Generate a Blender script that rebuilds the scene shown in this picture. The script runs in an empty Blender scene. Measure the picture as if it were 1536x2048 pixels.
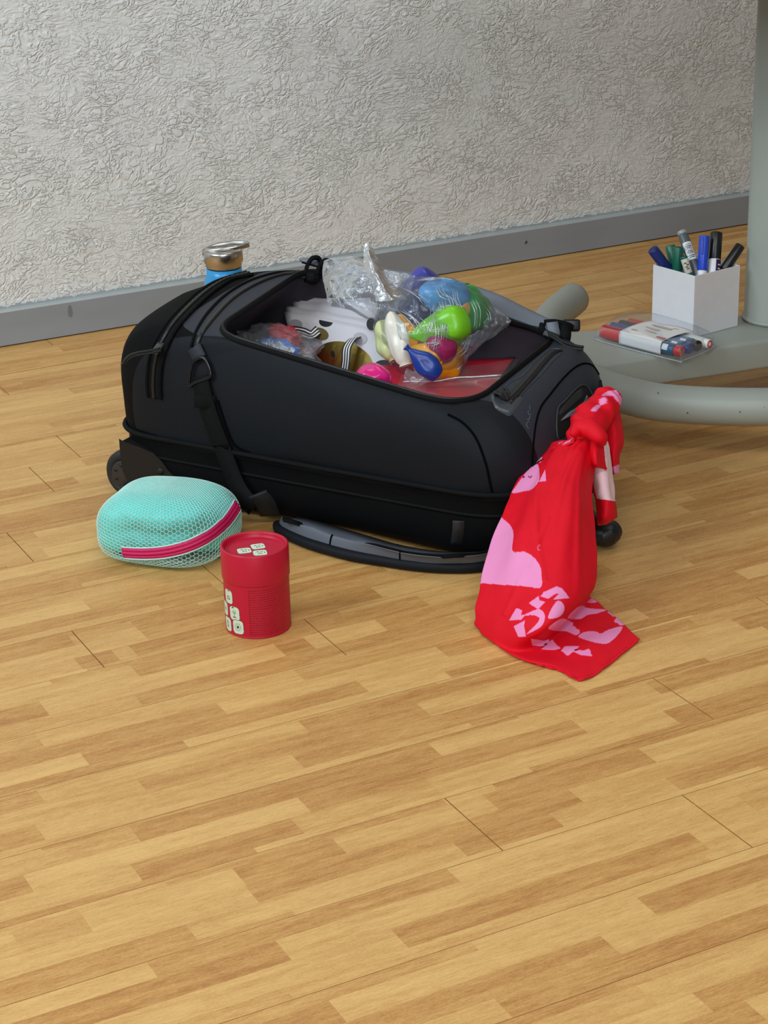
import bpy, bmesh, math, random
import numpy as np
from mathutils import Vector, Matrix, noise
from mathutils.bvhtree import BVHTree

random.seed(7); np.random.seed(7)
scene = bpy.context.scene
COL = scene.collection

# ------------------------------------------------------------------ camera
CAM = np.array([0.0, 0.0, 0.97])
CR = np.array([0.8852, -0.4645, -0.0254]); CU = np.array([0.1946, 0.3203, 0.9271])
CR /= np.linalg.norm(CR); CF = np.cross(CU, CR); CF /= np.linalg.norm(CF); CU = np.cross(CR, CF)
FPX = 3932.2
cd = bpy.data.cameras.new('camera'); cam = bpy.data.objects.new('camera', cd); COL.objects.link(cam)
cd.sensor_fit = 'HORIZONTAL'; cd.sensor_width = 36.0; cd.lens = FPX / 1536 * 36.0
cd.clip_start = 0.05; cd.clip_end = 50
cam.matrix_world = Matrix(((CR[0], CU[0], -CF[0], CAM[0]), (CR[1], CU[1], -CF[1], CAM[1]), (CR[2], CU[2], -CF[2], CAM[2]), (0, 0, 0, 1)))
scene.camera = cam

# ------------------------------------------------------------------ world, lights, exposure
w = bpy.data.worlds.new('world'); scene.world = w; w.use_nodes = True
w.node_tree.nodes['Background'].inputs[0].default_value = (0.88, 0.95, 1.0, 1)
w.node_tree.nodes['Background'].inputs[1].default_value = 0.15

def area(name, loc, target, sx, sy, power, color):
    d = bpy.data.lights.new(name, 'AREA'); d.shape = 'RECTANGLE'; d.size = sx; d.size_y = sy
    d.energy = power; d.color = color
    o = bpy.data.objects.new(name, d); COL.objects.link(o); o.location = loc
    o.rotation_euler = (Vector(target) - Vector(loc)).to_track_quat('-Z', 'Y').to_euler()
    return o
area('ceiling_lamp', (1.9, 2.3, 2.6), (1.8, 2.2, 0), 1.8, 0.6, 11, (1.0, 0.985, 0.95))
area('ceiling_lamp', (0.1, -0.1, 2.6), (0.3, 0.3, 0), 1.8, 0.6, 34, (1.0, 0.985, 0.95))
area('window_light', (-1.7, 1.9, 2.1), (1.1, 3.1, 0.6), 1.6, 1.2, 66, (0.76, 0.90, 1.0))
area('window_light', (-0.9, -1.6, 1.8), (1.6, 3.1, 0.5), 1.8, 1.3, 46, (0.86, 0.94, 1.0))
scene.view_settings.view_transform = 'Standard'; scene.view_settings.look = 'None'
scene.view_settings.gamma = 1.0; scene.view_settings.exposure = 0.0
scene.view_settings.use_curve_mapping = False
scene.cycles.max_bounces = 8; scene.cycles.transparent_max_bounces = 24

# ------------------------------------------------------------------ photograph pixel -> point in the room
def ray(x, y): return (x - 768) / FPX * CR - (y - 1024) / FPX * CU + CF
def at(x, y, z=0.0):
    d = ray(x, y); return CAM + d * (z - CAM[2]) / d[2]
def P3(x, y, D): return CAM + ray(x, y) * D
def dep(P): return float((np.asarray(P) - CAM) @ CF)
def norm(v): v = np.asarray(v, float); return v / (np.linalg.norm(v, axis=-1, keepdims=True) + 1e-12)

# ------------------------------------------------------------------ materials
def nd(nt, t, **kw):
    n = nt.nodes.new(t)
    for k, v in kw.items():
        if k in n.inputs.keys(): n.inputs[k].default_value = v
        else: setattr(n, k, v)
    return n
def base(name):
    m = bpy.data.materials.new(name); m.use_nodes = True
    return m, m.node_tree, m.node_tree.nodes['Principled BSDF']
def srgb(r, g, b):
    f = lambda c: (c / 255 / 12.92) if c / 255 <= 0.04045 else ((c / 255 + 0.055) / 1.055) ** 2.4
    return (f(r), f(g), f(b), 1)
def mat(name, col, rough=0.5, metal=0.0, spec=0.5, sheen=0.0, var=0.0, vscale=40, bump=0.0, bscale=400, bdist=0.001, coat=0.0, weave=0.0, wscale=1500, sub=0.0, attr=False, trans=0.0):
    m, nt, b = base(name)
    if len(col) == 3: col = (*col, 1)
    b.inputs['Base Color'].default_value = col; b.inputs['Roughness'].default_value = rough
    b.inputs['Metallic'].default_value = metal; b.inputs['Specular IOR Level'].default_value = spec
    b.inputs['Sheen Weight'].default_value = sheen; b.inputs['Coat Weight'].default_value = coat
    b.inputs['Subsurface Weight'].default_value = sub
    if trans: b.inputs['Transmission Weight'].default_value = trans
    src = None
    if attr:
        a = nd(nt, 'ShaderNodeAttribute', attribute_name='Col'); src = a.outputs['Color']
        nt.links.new(src, b.inputs['Base Color'])
    tc = nd(nt, 'ShaderNodeTexCoord')
    if var:
        n = nd(nt, 'ShaderNodeTexNoise', Scale=vscale, Detail=4.0); nt.links.new(tc.outputs['Object'], n.inputs['Vector'])
        r = nd(nt, 'ShaderNodeMapRange'); r.inputs[1].default_value = 0.3; r.inputs[2].default_value = 0.7
        r.inputs[3].default_value = 1 - var; r.inputs[4].default_value = 1 + var
        nt.links.new(n.outputs['Fac'], r.inputs[0])
        mx = nd(nt, 'ShaderNodeMix', data_type='RGBA', blend_type='MULTIPLY'); mx.inputs[0].default_value = 1
        if src: nt.links.new(src, mx.inputs[6])
        else: mx.inputs[6].default_value = col
        nt.links.new(r.outputs[0], mx.inputs[7]); nt.links.new(mx.outputs[2], b.inputs['Base Color'])
    h = None
    if bump:
        n = nd(nt, 'ShaderNodeTexNoise', Scale=bscale, Detail=3.0); nt.links.new(tc.outputs['Object'], n.inputs['Vector'])
        bp = nd(nt, 'ShaderNodeBump', Strength=bump, Distance=bdist); nt.links.new(n.outputs['Fac'], bp.inputs['Height']); h = bp
    if weave:
        v = nd(nt, 'ShaderNodeTexVoronoi', Scale=wscale); nt.links.new(tc.outputs['Object'], v.inputs['Vector'])
        bp = nd(nt, 'ShaderNodeBump', Strength=weave, Distance=0.0004); nt.links.new(v.outputs['Distance'], bp.inputs['Height'])
        if h: nt.links.new(h.outputs[0], bp.inputs['Normal'])
        h = bp
    if h: nt.links.new(h.outputs[0], b.inputs['Normal'])
    return m
def film(name, haze=0.06, gloss=0.18, rough=0.12, tint=(0.95, 0.97, 1, 1), bump=0.5, bscale=60, detail=3.0, edge=0.5):
    """thin clear plastic film: mostly see-through, a little milky, with glossy creases"""
    m = bpy.data.materials.new(name); m.use_nodes = True; nt = m.node_tree; nt.nodes.clear()
    out = nd(nt, 'ShaderNodeOutputMaterial'); tc = nd(nt, 'ShaderNodeTexCoord')
    t = nd(nt, 'ShaderNodeBsdfTransparent'); t.inputs[0].default_value = tint
    g = nd(nt, 'ShaderNodeBsdfGlossy'); g.inputs['Roughness'].default_value = rough
    d = nd(nt, 'ShaderNodeBsdfDiffuse'); d.inputs[0].default_value = (0.75, 0.77, 0.8, 1)
    n = nd(nt, 'ShaderNodeTexNoise', Scale=bscale, Detail=detail, Distortion=1.2); nt.links.new(tc.outputs['Object'], n.inputs['Vector'])
    bp = nd(nt, 'ShaderNodeBump', Strength=bump, Distance=0.006); nt.links.new(n.outputs['Fac'], bp.inputs['Height'])
    nt.links.new(bp.outputs[0], g.inputs['Normal'])
    lw = nd(nt, 'ShaderNodeLayerWeight', Blend=0.25); nt.links.new(bp.outputs[0], lw.inputs['Normal'])
    mr = nd(nt, 'ShaderNodeMapRange'); mr.inputs[3].default_value = gloss; mr.inputs[4].default_value = min(1, gloss + edge)
    nt.links.new(lw.outputs['Fresnel'], mr.inputs[0])
    a = nd(nt, 'ShaderNodeMixShader'); a.inputs[0].default_value = haze
    nt.links.new(t.outputs[0], a.inputs[1]); nt.links.new(d.outputs[0], a.inputs[2])
    b = nd(nt, 'ShaderNodeMixShader'); nt.links.new(mr.outputs[0], b.inputs[0])
    nt.links.new(a.outputs[0], b.inputs[1]); nt.links.new(g.outputs[0], b.inputs[2])
    nt.links.new(b.outputs[0], out.inputs[0])
    return m

# ------------------------------------------------------------------ mesh helpers (all geometry is given in room coordinates)
ROOT = {}
def root(name, loc, label, cat, group=None, M=None):
    o = bpy.data.objects.new(name, None); COL.objects.link(o); o.empty_display_size = 0.02
    if M is None: M = Matrix.Translation(Vector(loc))
    o.matrix_world = M; ROOT[o.name] = M.inverted()
    o['label'] = label; o['category'] = cat
    if group: o['group'] = group
    return o
def tag(o, label, cat, group=None, kind=None):
    if label: o['label'] = label
    if cat: o['category'] = cat
    if group: o['group'] = group
    if kind: o['kind'] = kind
    return o
def obj(name, V, F, m, parent=None, smooth=True, col=None, origin=None, mi=None):
    V = np.asarray(V, float).reshape(-1, 3)
    inv = Matrix.Identity(4)
    if parent is not None:
        inv = ROOT[parent.name]
    elif origin is not None: inv = Matrix.Translation(-Vector(origin))
    A = np.array(inv); V2 = V @ A[:3, :3].T + A[:3, 3]
    me = bpy.data.meshes.new(name); me.from_pydata(V2.tolist(), [], [tuple(int(i) for i in f) for f in F]); me.update()
    for mm in (m if isinstance(m, (list, tuple)) else [m]): me.materials.append(mm)
    if mi is not None: me.polygons.foreach_set('material_index', np.asarray(mi, np.int32))
    me.polygons.foreach_set('use_smooth', np.full(len(me.polygons), bool(smooth)))
    if col is not None:
        a = me.color_attributes.new('Col', 'FLOAT_COLOR', 'POINT'); c4 = np.ones((len(V), 4), np.float32); c4[:, :np.asarray(col).shape[1]] = col
        a.data.foreach_set('color', c4.ravel())
    o = bpy.data.objects.new(name, me); COL.objects.link(o)
    if parent is not None: o.parent = parent; ROOT[o.name] = inv
    else:
        if origin is not None: o.location = origin
        ROOT[o.name] = inv
    return o
def solid(o, t, offset=-1): m = o.modifiers.new('solid', 'SOLIDIFY'); m.thickness = t; m.offset = offset; return o
def bevel(o, wd_, seg=2): m = o.modifiers.new('bevel', 'BEVEL'); m.width = wd_; m.segments = seg; m.limit_method = 'ANGLE'; return o
def grid(P, cu=False, cv=False):
    P = np.asarray(P); nu, nv = P.shape[:2]; F = []
    for i in range(nu if cu else nu - 1):
        for j in range(nv if cv else nv - 1):
            a, b = i * nv + j, i * nv + (j + 1) % nv; i2 = (i + 1) % nu
            F.append((a, b, i2 * nv + (j + 1) % nv, i2 * nv + j))
    return P.reshape(-1, 3), F
def merge(*parts):
    V, F = [], []; n = 0
    for v, f in parts:
        v = np.asarray(v).reshape(-1, 3); V.append(v); F += [tuple(i + n for i in q) for q in f]; n += len(v)
    return np.concatenate(V), F
def cr(pts, n=8, closed=False):
    """Catmull-Rom through the points"""
    p = np.asarray(pts, float); N = len(p); out = []
    if closed: idx = lambda i: p[i % N]
    else: idx = lambda i: p[i] if 0 <= i < N else (2 * p[0] - p[1] if i < 0 else 2 * p[-1] - p[-2])
    for i in range(N if closed else N - 1):
        a, b, c, d = idx(i - 1), idx(i), idx(i + 1), idx(i + 2)
        for t in np.linspace(0, 1, n, endpoint=False):
            out.append(0.5 * (2 * b + (c - a) * t + (2 * a - 5 * b + 4 * c - d) * t * t + (3 * b - a - 3 * c + d) * t ** 3))
    if not closed: out.append(p[-1])
    return np.array(out)
def frames(p, closed=False):
    T = np.gradient(p, axis=0) if not closed else np.roll(p, -1, 0) - np.roll(p, 1, 0)
    T = norm(T); n = np.cross(T[0], [0, 0, 1.0])
    if np.linalg.norm(n) < 1e-3: n = np.cross(T[0], [1.0, 0, 0])
    n = norm(n); Ns = []
    for t in T:
        n = n - t * (n @ t); n = norm(n); Ns.append(n)
    Ns = np.array(Ns); return T, Ns, np.cross(T, Ns)
def tube(p, r, n=10, closed=False, cap=True):
    p = np.asarray(p, float); T, N, B = frames(p, closed); r = np.broadcast_to(np.asarray(r, float), (len(p),))
    a = np.linspace(0, 2 * math.pi, n, endpoint=False)
    G = p[:, None] + r[:, None, None] * (np.cos(a)[None, :, None] * N[:, None] + np.sin(a)[None, :, None] * B[:, None])
    V, F = grid(G, cu=closed, cv=True)
    if cap and not closed:
        F = F + [tuple(range(n))[::-1], tuple((len(p) - 1) * n + i for i in range(n))]
    return V, F
def ribbon(p, side, width, th, up=None):
    """flat strap along p, 'side' = direction(s) across it"""
    p = np.asarray(p, float); T = norm(np.gradient(p, axis=0)); s = np.broadcast_to(np.asarray(side, float), p.shape)
    s = norm(s - T * np.sum(s * T, 1, keepdims=True)); n = np.cross(s, T); w_ = np.broadcast_to(np.asarray(width, float), (len(p),))[:, None] / 2
    G = np.stack([p + s * w_ + n * th / 2, p - s * w_ + n * th / 2, p - s * w_ - n * th / 2, p + s * w_ - n * th / 2], 1)
    V, F = grid(G, cv=True); k = (len(p) - 1) * 4
    return V, F + [(3, 2, 1, 0), (k, k + 1, k + 2, k + 3)]
def lathe(prof, c, axis=(0, 0, 1), n=40, xdir=None):
    """prof: (radius, height) list along axis from c"""
    z = norm(axis); x = np.cross(z, [0.0, 1.0, 0.0]) if xdir is None else np.asarray(xdir, float)
    if np.linalg.norm(x) < 1e-3: x = np.cross(z, [1.0, 0, 0])
    x = norm(x - z * (x @ z)); y = np.cross(z, x); a = np.linspace(0, 2 * math.pi, n, endpoint=False)
    G = np.array([[np.asarray(c) + z * h + r * (math.cos(t) * x + math.sin(t) * y) for t in a] for r, h in prof])
    V, F = grid(G, cv=True)
    if prof[0][0] > 1e-6: F.append(tuple(range(n))[::-1])
    if prof[-1][0] > 1e-6: k = (len(prof) - 1) * n; F.append(tuple(k + i for i in range(n)))
    return V, F
def box(c, ax, ay, az):
    """box from its centre and three half-extent vectors"""
    c, ax, ay, az = (np.asarray(q, float) for q in (c, ax, ay, az))
    V = [c + i * ax + j * ay + k * az for k in (-1, 1) for j in (-1, 1) for i in (-1, 1)]
    return np.array(V), [(0, 2, 3, 1), (4, 5, 7, 6), (0, 1, 5, 4), (2, 6, 7, 3), (0, 4, 6, 2), (1, 3, 7, 5)]
def inpoly(x, y, poly):
    poly = np.asarray(poly, float); r = np.zeros(np.shape(x), bool); j = len(poly) - 1
    for i in range(len(poly)):
        xi, yi = poly[i]; xj, yj = poly[j]
        c = ((yi > y) != (yj > y)) & (x < (xj - xi) * (y - yi) / (yj - yi + 1e-12) + xi); r ^= c; j = i
    return r
def project(P):
    d = np.asarray(P) - CAM; q = d @ CF
    return 768 + FPX * (d @ CR) / q, 1024 - FPX * (d @ CU) / q
def nz(p, s): return noise.noise(Vector(p) * s)
def blob(c, ax, ay, az, nu=40, nv=24, amp=.12, fr=3.0, seed=0, e=1.0):
    V = []
    for i in range(nv):
        ph = -math.pi / 2 + math.pi * (i + .02) / (nv - .96)
        for j in range(nu):
            th = 2 * math.pi * j / nu; d = np.array([math.cos(ph) * math.cos(th), math.cos(ph) * math.sin(th), math.sin(ph)])
            d2 = np.sign(d) * np.abs(d) ** e; k = 1 + amp * nz(d * fr + seed * 7.1, 1.0) + amp * .5 * nz(d * fr * 2.7 + seed, 1.0)
            V.append(np.asarray(c) + (ax * d2[0] + ay * d2[1] + az * d2[2]) * k)
    G = np.array(V).reshape(nv, nu, 3); V, F = grid(G, cv=True); F += [tuple(range(nu))[::-1], tuple((nv - 1) * nu + i for i in range(nu))]; return V, F

# ================================================================== SETTING
PW, Y0, WY = 0.109855, 1.894514, 3.138      # plank width, y of one long joint, front of the baseboard
# ---- floor: printed three- and four-strip planks, every plank a piece of its own
BND = "-9,0.25,0.910,L,D;-6,0.185,0.817,L,M;-6,0.815,0.785,D,L;-4,0.36,0.672,D,L;-3,0.685,1.575,D,M;-3,0.91,0.670,D,L;-2,0.905,0.728,L,D;-1,0.22,0.683,P,D;-1,0.225,0.607,D,P;-1,0.24,1.010,D,L;-1,0.58,1.440,L,D;-1,0.76,0.593,P,D;-1,0.805,0.969,D,L;-1,0.845,0.658,P,D;0,0.07,1.501,M,L;0,0.08,0.905,M,L;0,0.225,0.641,P,D;0,0.235,1.364,P,D;0,0.55,0.525,D,L;0,0.55,0.931,L,D;0,0.58,1.246,D,P;0,0.615,0.802,L,D;0,0.84,0.619,M,D;0,0.86,1.341,P,D;1,0.125,0.498,M,L;1,0.165,0.794,L,M;1,0.385,0.957,P,D;1,0.44,0.689,D,L;1,0.46,1.371,D,L;1,0.7,0.842,D,L;1,0.705,0.525,L,D;1,0.71,1.207,L,D;1,0.905,0.935,L,D;2,0.16,0.747,P,D;2,0.165,0.462,D,P;2,0.415,0.873,D,L;2,0.445,0.556,P,D;2,0.645,1.303,L,D;2,0.715,0.710,P,D;2,0.73,1.037,D,L;2,0.765,0.440,D,P;2,0.89,1.199,D,L;2,0.925,0.899,L,M;2,0.935,0.604,P,L;3,0.16,0.517,P,D;3,0.175,1.108,P,D;3,0.2,0.841,D,L;3,0.49,0.679,L,D;3,0.505,0.402,D,L;3,0.505,0.994,D,L;3,0.74,0.804,M,P;3,0.77,1.087,P,D;3,0.79,0.494,P,D;3,0.95,0.604,D,L;3,0.955,0.903,P,D;4,0.055,0.799,D,L;4,0.06,0.511,L,M;4,0.06,0.855,L,D;4,0.19,0.364,L,M;4,0.245,1.019,D,L;4,0.245,0.675,D,L;4,0.36,0.427,M,L;4,0.56,0.571,L,D;4,0.79,1.008,P,D;4,0.795,0.769,P,D;4,0.885,0.501,D,P;5,0.12,0.742,D,L;5,0.135,0.451,L,D;5,0.38,0.559,D,L;5,0.69,0.653,L,D;5,0.7,0.968,D,L;5,0.935,0.537,M,P;6,0.285,0.561,D,L;6,0.29,0.864,L,D;6,0.595,0.804,D,L;7,0.53,0.824,L,D"
EDG = {-1: [.10, .36, .64, .93], 0: [.09, .38, .71, .975], 1: [.03, .30, .57, .84], 2: [.04, .295, .60, .89], 3: [.045, .33, .62, .91], 4: [.11, .41, .68, .93], 5: [.01, .235, .54, .84], 6: [.14, .44, .73], 7: [.12, .40, .66, .93]}
JNT = {-10: .820, -7: .821, -2: .820, -1: .615, 0: .861, 2: 1.346, 3: 1.122, 4: .802, 5: 1.003}
TON = dict(L=0.26, P=0.36, M=0.54, D=0.70)
PL = 1.24
def floor_mat():
    m, nt, b = base('laminate'); tc = nd(nt, 'ShaderNodeTexCoord'); at_ = nd(nt, 'ShaderNodeAttribute', attribute_name='Col')
    sp = nd(nt, 'ShaderNodeSeparateColor'); nt.links.new(at_.outputs['Color'], sp.inputs[0])
    # grain: noise stretched along the plank, shifted per strip
    off = nd(nt, 'ShaderNodeCombineXYZ'); nt.links.new(sp.outputs[1], off.inputs[0]); nt.links.new(sp.outputs[2], off.inputs[2])
    sc = nd(nt, 'ShaderNodeVectorMath', operation='SCALE'); sc.inputs[3].default_value = 37.0; nt.links.new(off.outputs[0], sc.inputs[0])
    ad = nd(nt, 'ShaderNodeVectorMath', operation='ADD'); nt.links.new(tc.outputs['Object'], ad.inputs[0]); nt.links.new(sc.outputs[0], ad.inputs[1])
    def gr(scale, sx, sy, det, rough=0.6):
        mp = nd(nt, 'ShaderNodeMapping'); mp.inputs['Scale'].default_value = (sx, sy, 1); nt.links.new(ad.outputs[0], mp.inputs[0])
        n = nd(nt, 'ShaderNodeTexNoise', Scale=scale, Detail=det, Roughness=rough); nt.links.new(mp.outputs[0], n.inputs['Vector']); return n
    broad = gr(9, 1.0, 9, 3); fine = gr(60, 1.0, 9, 4); fleck = gr(330, 1.0, 2.6, 3)
    def mr(src, a, b2, c, d):
        q = nd(nt, 'ShaderNodeMapRange'); nt.links.new(src, q.inputs[0])
        for i, v in enumerate((a, b2, c, d)): q.inputs[i + 1].default_value = v
        return q
    def add(x, y, op='ADD'):
        q = nd(nt, 'ShaderNodeMath', operation=op); nt.links.new(x, q.inputs[0])
        if isinstance(y, float): q.inputs[1].default_value = y
        else: nt.links.new(y, q.inputs[1])
        return q.outputs[0]
    t = add(sp.outputs[0], mr(broad.outputs['Fac'], .3, .7, -.22, .22).outputs[0])
    t = add(t, mr(fine.outputs['Fac'], .3, .7, -.22, .22).outputs[0])
    t = add(t, mr(fleck.outputs['Fac'], .35, .65, -.13, .13).outputs[0])
    ra = nd(nt, 'ShaderNodeValToRGB'); nt.links.new(t, ra.inputs[0])
    e = ra.color_ramp.elements; e[0].position = -0.0; e[0].color = srgb(226, 181, 112); e[1].position = 1.0; e[1].color = srgb(178, 121, 63)
    q = e.new(0.35); q.color = srgb(212, 164, 98); q = e.new(0.7); q.color = srgb(197, 145, 81)
    nt.links.new(ra.outputs[0], b.inputs['Base Color'])
    rr = mr(fleck.outputs['Fac'], .3, .7, .40, .52); nt.links.new(rr.outputs[0], b.inputs['Roughness'])
    b.inputs['Specular IOR Level'].default_value = 0.4
    bp = nd(nt, 'ShaderNodeBump', Strength=0.12, Distance=0.0006); nt.links.new(fine.outputs['Fac'], bp.inputs['Height']); nt.links.new(bp.outputs[0], b.inputs['Normal'])
    return m
FM = floor_mat()
joint_dark = mat('joint_dark', (0.03, 0.018, 0.009), 0.9)
X0, X1 = -0.6, 4.3
V, F = box(((X0 + X1) / 2, 1.55, -0.0125), ((X1 - X0) / 2, 0, 0), (0, 1.65, 0), (0, 0, 0.0045))
floor = obj('floor', V, F, joint_dark, smooth=False); floor['kind'] = 'structure'
rows = {}
for l in BND.split(';'):
    q = l.split(',');
    if len(q) == 5: rows.setdefault(int(q[0]), []).append((float(q[1]), float(q[2]), q[3], q[4]))
rg = random.Random(3)
def row_segments(r):
    """[(s0, s1, [(xa, xb, tone, seed), ...]), ...] : the printed strips of one row of planks"""
    ed = EDG.get(r)
    if ed is None:
        o = rg.uniform(.02, .2); ed = [o + .275 * i for i in range(4) if o + .275 * i < .98]
    ed = [0.0] + ed + [1.0]; bands = []
    for a, b in zip(ed[:-1], ed[1:]):
        bs = sorted((x, TON[p], TON[q]) for s, x, p, q in rows.get(r, []) if a <= s < b)
        xs = []; cuts = []          # cuts: (x, tone to the right)
        if not bs:
            x = X0 + rg.uniform(0, .4); t = rg.choice([.2, .3, .42, .56, .72]); cuts = [(X0, t)]
            while x < X1:
                t = rg.choice([q for q in (.2, .3, .42, .56, .72) if abs(q - t) > .1]); cuts.append((x, t)); x += rg.uniform(.24, .52)
        else:
            x = bs[0][0] - rg.uniform(.3, .5); left = []; t = bs[0][1]
            first = t
            while x > X0:
                left.append((x, t)); t = rg.choice([q for q in (.25, .36, .54, .72) if abs(q - t) > .1]); x -= rg.uniform(.3, .5)
            cuts = [(X0, t)] + left[::-1]
            for i, (x, p, q) in enumerate(bs):
                if i and abs(p - cuts[-1][1]) > .1: cuts.append(((bs[i - 1][0] + x) / 2 + rg.uniform(-.04, .04), p))
                cuts.append((x, q))
            x = bs[-1][0] + rg.uniform(.3, .5); t = cuts[-1][1]
            while x < X1:
                t = rg.choice([q for q in (.25, .36, .54, .72) if abs(q - t) > .1]); cuts.append((x, t)); x += rg.uniform(.28, .5)
        cuts = sorted(cuts) + [(X1, 0)]
        bands.append((a, b, [(c[0], d[0], c[1] + rg.uniform(-.06, .06), rg.random()) for c, d in zip(cuts[:-1], cuts[1:])]))
    return bands
for r in range(-12, 17):
    ys, ye = Y0 - r * PW - 0.00032, Y0 - (r + 1) * PW + 0.00032
    if ye > WY + 0.03: continue
    ys = min(ys, WY + 0.03)
    bands = row_segments(r); j = JNT.get(r, rg.uniform(.3, 1.5)); 
    while j > X0: j -= PL
    js = []
    while j < X1: js.append((max(j, X0) + 0.0006, min(j + PL, X1) - 0.0006)); j += PL
    for xa, xb in js:
        if xb - xa < .02: continue
        V, F, Cc = [], [], []
        lift = rg.uniform(0, 0.00012)
        for s0, s1, segs in bands:
            y0_, y1_ = Y0 - (r + s0) * PW, Y0 - (r + s1) * PW
            y0_, y1_ = min(y0_, ys), max(y1_, ye)
            if y0_ - y1_ < 1e-5: continue
            for a, b, t, sd in segs:
                a, b = max(a, xa), min(b, xb)
                if b <= a: continue
                k = len(V); V += [(a, y1_, lift), (b, y1_, lift), (b, y0_, lift), (a, y0_, lift)]; F.append((k, k + 1, k + 2, k + 3)); Cc += [(t, sd, (sd * 7.3) % 1)] * 4
        k = len(V); V += [(x, y, z) for z in (-.008, lift) for x, y in ((xa, ye), (xb, ye), (xb, ys), (xa, ys))]
        F += [(k + i, k + (i + 1) % 4, k + 4 + (i + 1) % 4, k + 4 + i) for i in range(4)]; Cc += [(.95, .5, .5)] * 8
        obj('plank', V, F, FM, floor, smooth=False, col=Cc)

# ---- wall with worm-track plaster
def plaster():
    m, nt, b = base('plaster'); tc = nd(nt, 'ShaderNodeTexCoord')
    b.inputs['Base Color'].default_value = srgb(230, 232, 230); b.inputs['Roughness'].default_value = 0.62; b.inputs['Specular IOR Level'].default_value = 0.4
    wp = nd(nt, 'ShaderNodeTexNoise', Scale=5.0, Detail=2.0); nt.links.new(tc.outputs['Object'], wp.inputs['Vector'])
    def warp(k):
        s = nd(nt, 'ShaderNodeVectorMath', operation='SCALE'); s.inputs[3].default_value = k; nt.links.new(wp.outputs['Color'], s.inputs[0])
        a = nd(nt, 'ShaderNodeVectorMath', operation='ADD'); nt.links.new(tc.outputs['Object'], a.inputs[0]); nt.links.new(s.outputs[0], a.inputs[1]); return a
    a = warp(0.10)
    def ridge(scale, sx, sz, wdt, rot):
        mp = nd(nt, 'ShaderNodeMapping'); mp.inputs['Scale'].default_value = (sx, 1, sz); mp.inputs['Rotation'].default_value = (0, rot, 0); nt.links.new(a.outputs[0], mp.inputs[0])
        n = nd(nt, 'ShaderNodeTexNoise', Scale=scale, Detail=2.5, Roughness=0.55, Distortion=0.6); nt.links.new(mp.outputs[0], n.inputs['Vector'])
        s = nd(nt, 'ShaderNodeMath', operation='SUBTRACT'); nt.links.new(n.outputs['Fac'], s.inputs[0]); s.inputs[1].default_value = 0.5
        ab = nd(nt, 'ShaderNodeMath', operation='ABSOLUTE'); nt.links.new(s.outputs[0], ab.inputs[0])
        r = nd(nt, 'ShaderNodeMapRange'); r.interpolation_type = 'SMOOTHSTEP'; nt.links.new(ab.outputs[0], r.inputs[0])
        r.inputs[1].default_value = 0.0; r.inputs[2].default_value = wdt; r.inputs[3].default_value = 0.0; r.inputs[4].default_value = 1.0
        return r.outputs[0]
    r1 = ridge(36, 0.62, 1.2, 0.06, 0.35); r2 = ridge(84, 0.66, 1.15, 0.07, -0.3)
    fn = nd(nt, 'ShaderNodeTexNoise', Scale=150.0, Detail=3.0); nt.links.new(tc.outputs['Object'], fn.inputs['Vector'])
    mm = nd(nt, 'ShaderNodeMath', operation='MULTIPLY'); nt.links.new(r1, mm.inputs[0]); nt.links.new(r2, mm.inputs[1])
    f2 = nd(nt, 'ShaderNodeMath', operation='MULTIPLY_ADD'); nt.links.new(fn.outputs['Fac'], f2.inputs[0]); f2.inputs[1].default_value = 0.55; nt.links.new(mm.outputs[0], f2.inputs[2])
    lf = nd(nt, 'ShaderNodeTexNoise', Scale=13.0, Detail=2.0); nt.links.new(tc.outputs['Object'], lf.inputs['Vector'])
    lm = nd(nt, 'ShaderNodeMapRange'); nt.links.new(lf.outputs['Fac'], lm.inputs[0]); lm.inputs[1].default_value = .38; lm.inputs[2].default_value = .6; lm.inputs[3].default_value = .35; lm.inputs[4].default_value = 1.0
    fm = nd(nt, 'ShaderNodeMath', operation='MULTIPLY'); nt.links.new(f2.outputs[0], fm.inputs[0]); nt.links.new(lm.outputs[0], fm.inputs[1]); f2 = fm
    bp = nd(nt, 'ShaderNodeBump', Strength=0.9, Distance=0.0021); nt.links.new(f2.outputs[0], bp.inputs['Height']); nt.links.new(bp.outputs[0], b.inputs['Normal'])
    return m
V, F = box(((X0 + X1) / 2, WY + 0.063, 1.3), ((X1 - X0) / 2, 0, 0), (0, 0.05, 0), (0, 0, 1.31))
wall = obj('wall_back', V, F, plaster(), smooth=False); wall['kind'] = 'structure'
# ---- baseboard: grey painted board with a paler painted top edge
def bbm():
    m, nt, b = base('grey_paint'); tc = nd(nt, 'ShaderNodeTexCoord'); b.inputs['Roughness'].default_value = 0.5
    n = nd(nt, 'ShaderNodeTexNoise', Scale=3.0, Detail=3.0); mp = nd(nt, 'ShaderNodeMapping'); mp.inputs['Scale'].default_value = (1, 1, 3); nt.links.new(tc.outputs['Object'], mp.inputs[0]); nt.links.new(mp.outputs[0], n.inputs['Vector'])
    r = nd(nt, 'ShaderNodeValToRGB'); nt.links.new(n.outputs['Fac'], r.inputs[0]); e = r.color_ramp.elements
    e[0].position = .35; e[0].color = srgb(140, 146, 152); e[1].position = .62; e[1].color = srgb(152, 158, 164)
    nt.links.new(r.outputs[0], b.inputs['Base Color']); return m
GP = bbm(); LP = mat('pale_grey_paint', srgb(170, 176, 176), 0.5, var=0.04, vscale=30)
prof = [(WY, 0.0022), (WY, .0595), (WY + .0025, .0625), (WY + .012, .0632), (WY + .0135, .0632), (WY + .0135, .0022)]
G = np.array([[(x, y, z) for y, z in prof] for x in np.linspace(X0, X1, 120)])
Gj = G.copy()
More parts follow.
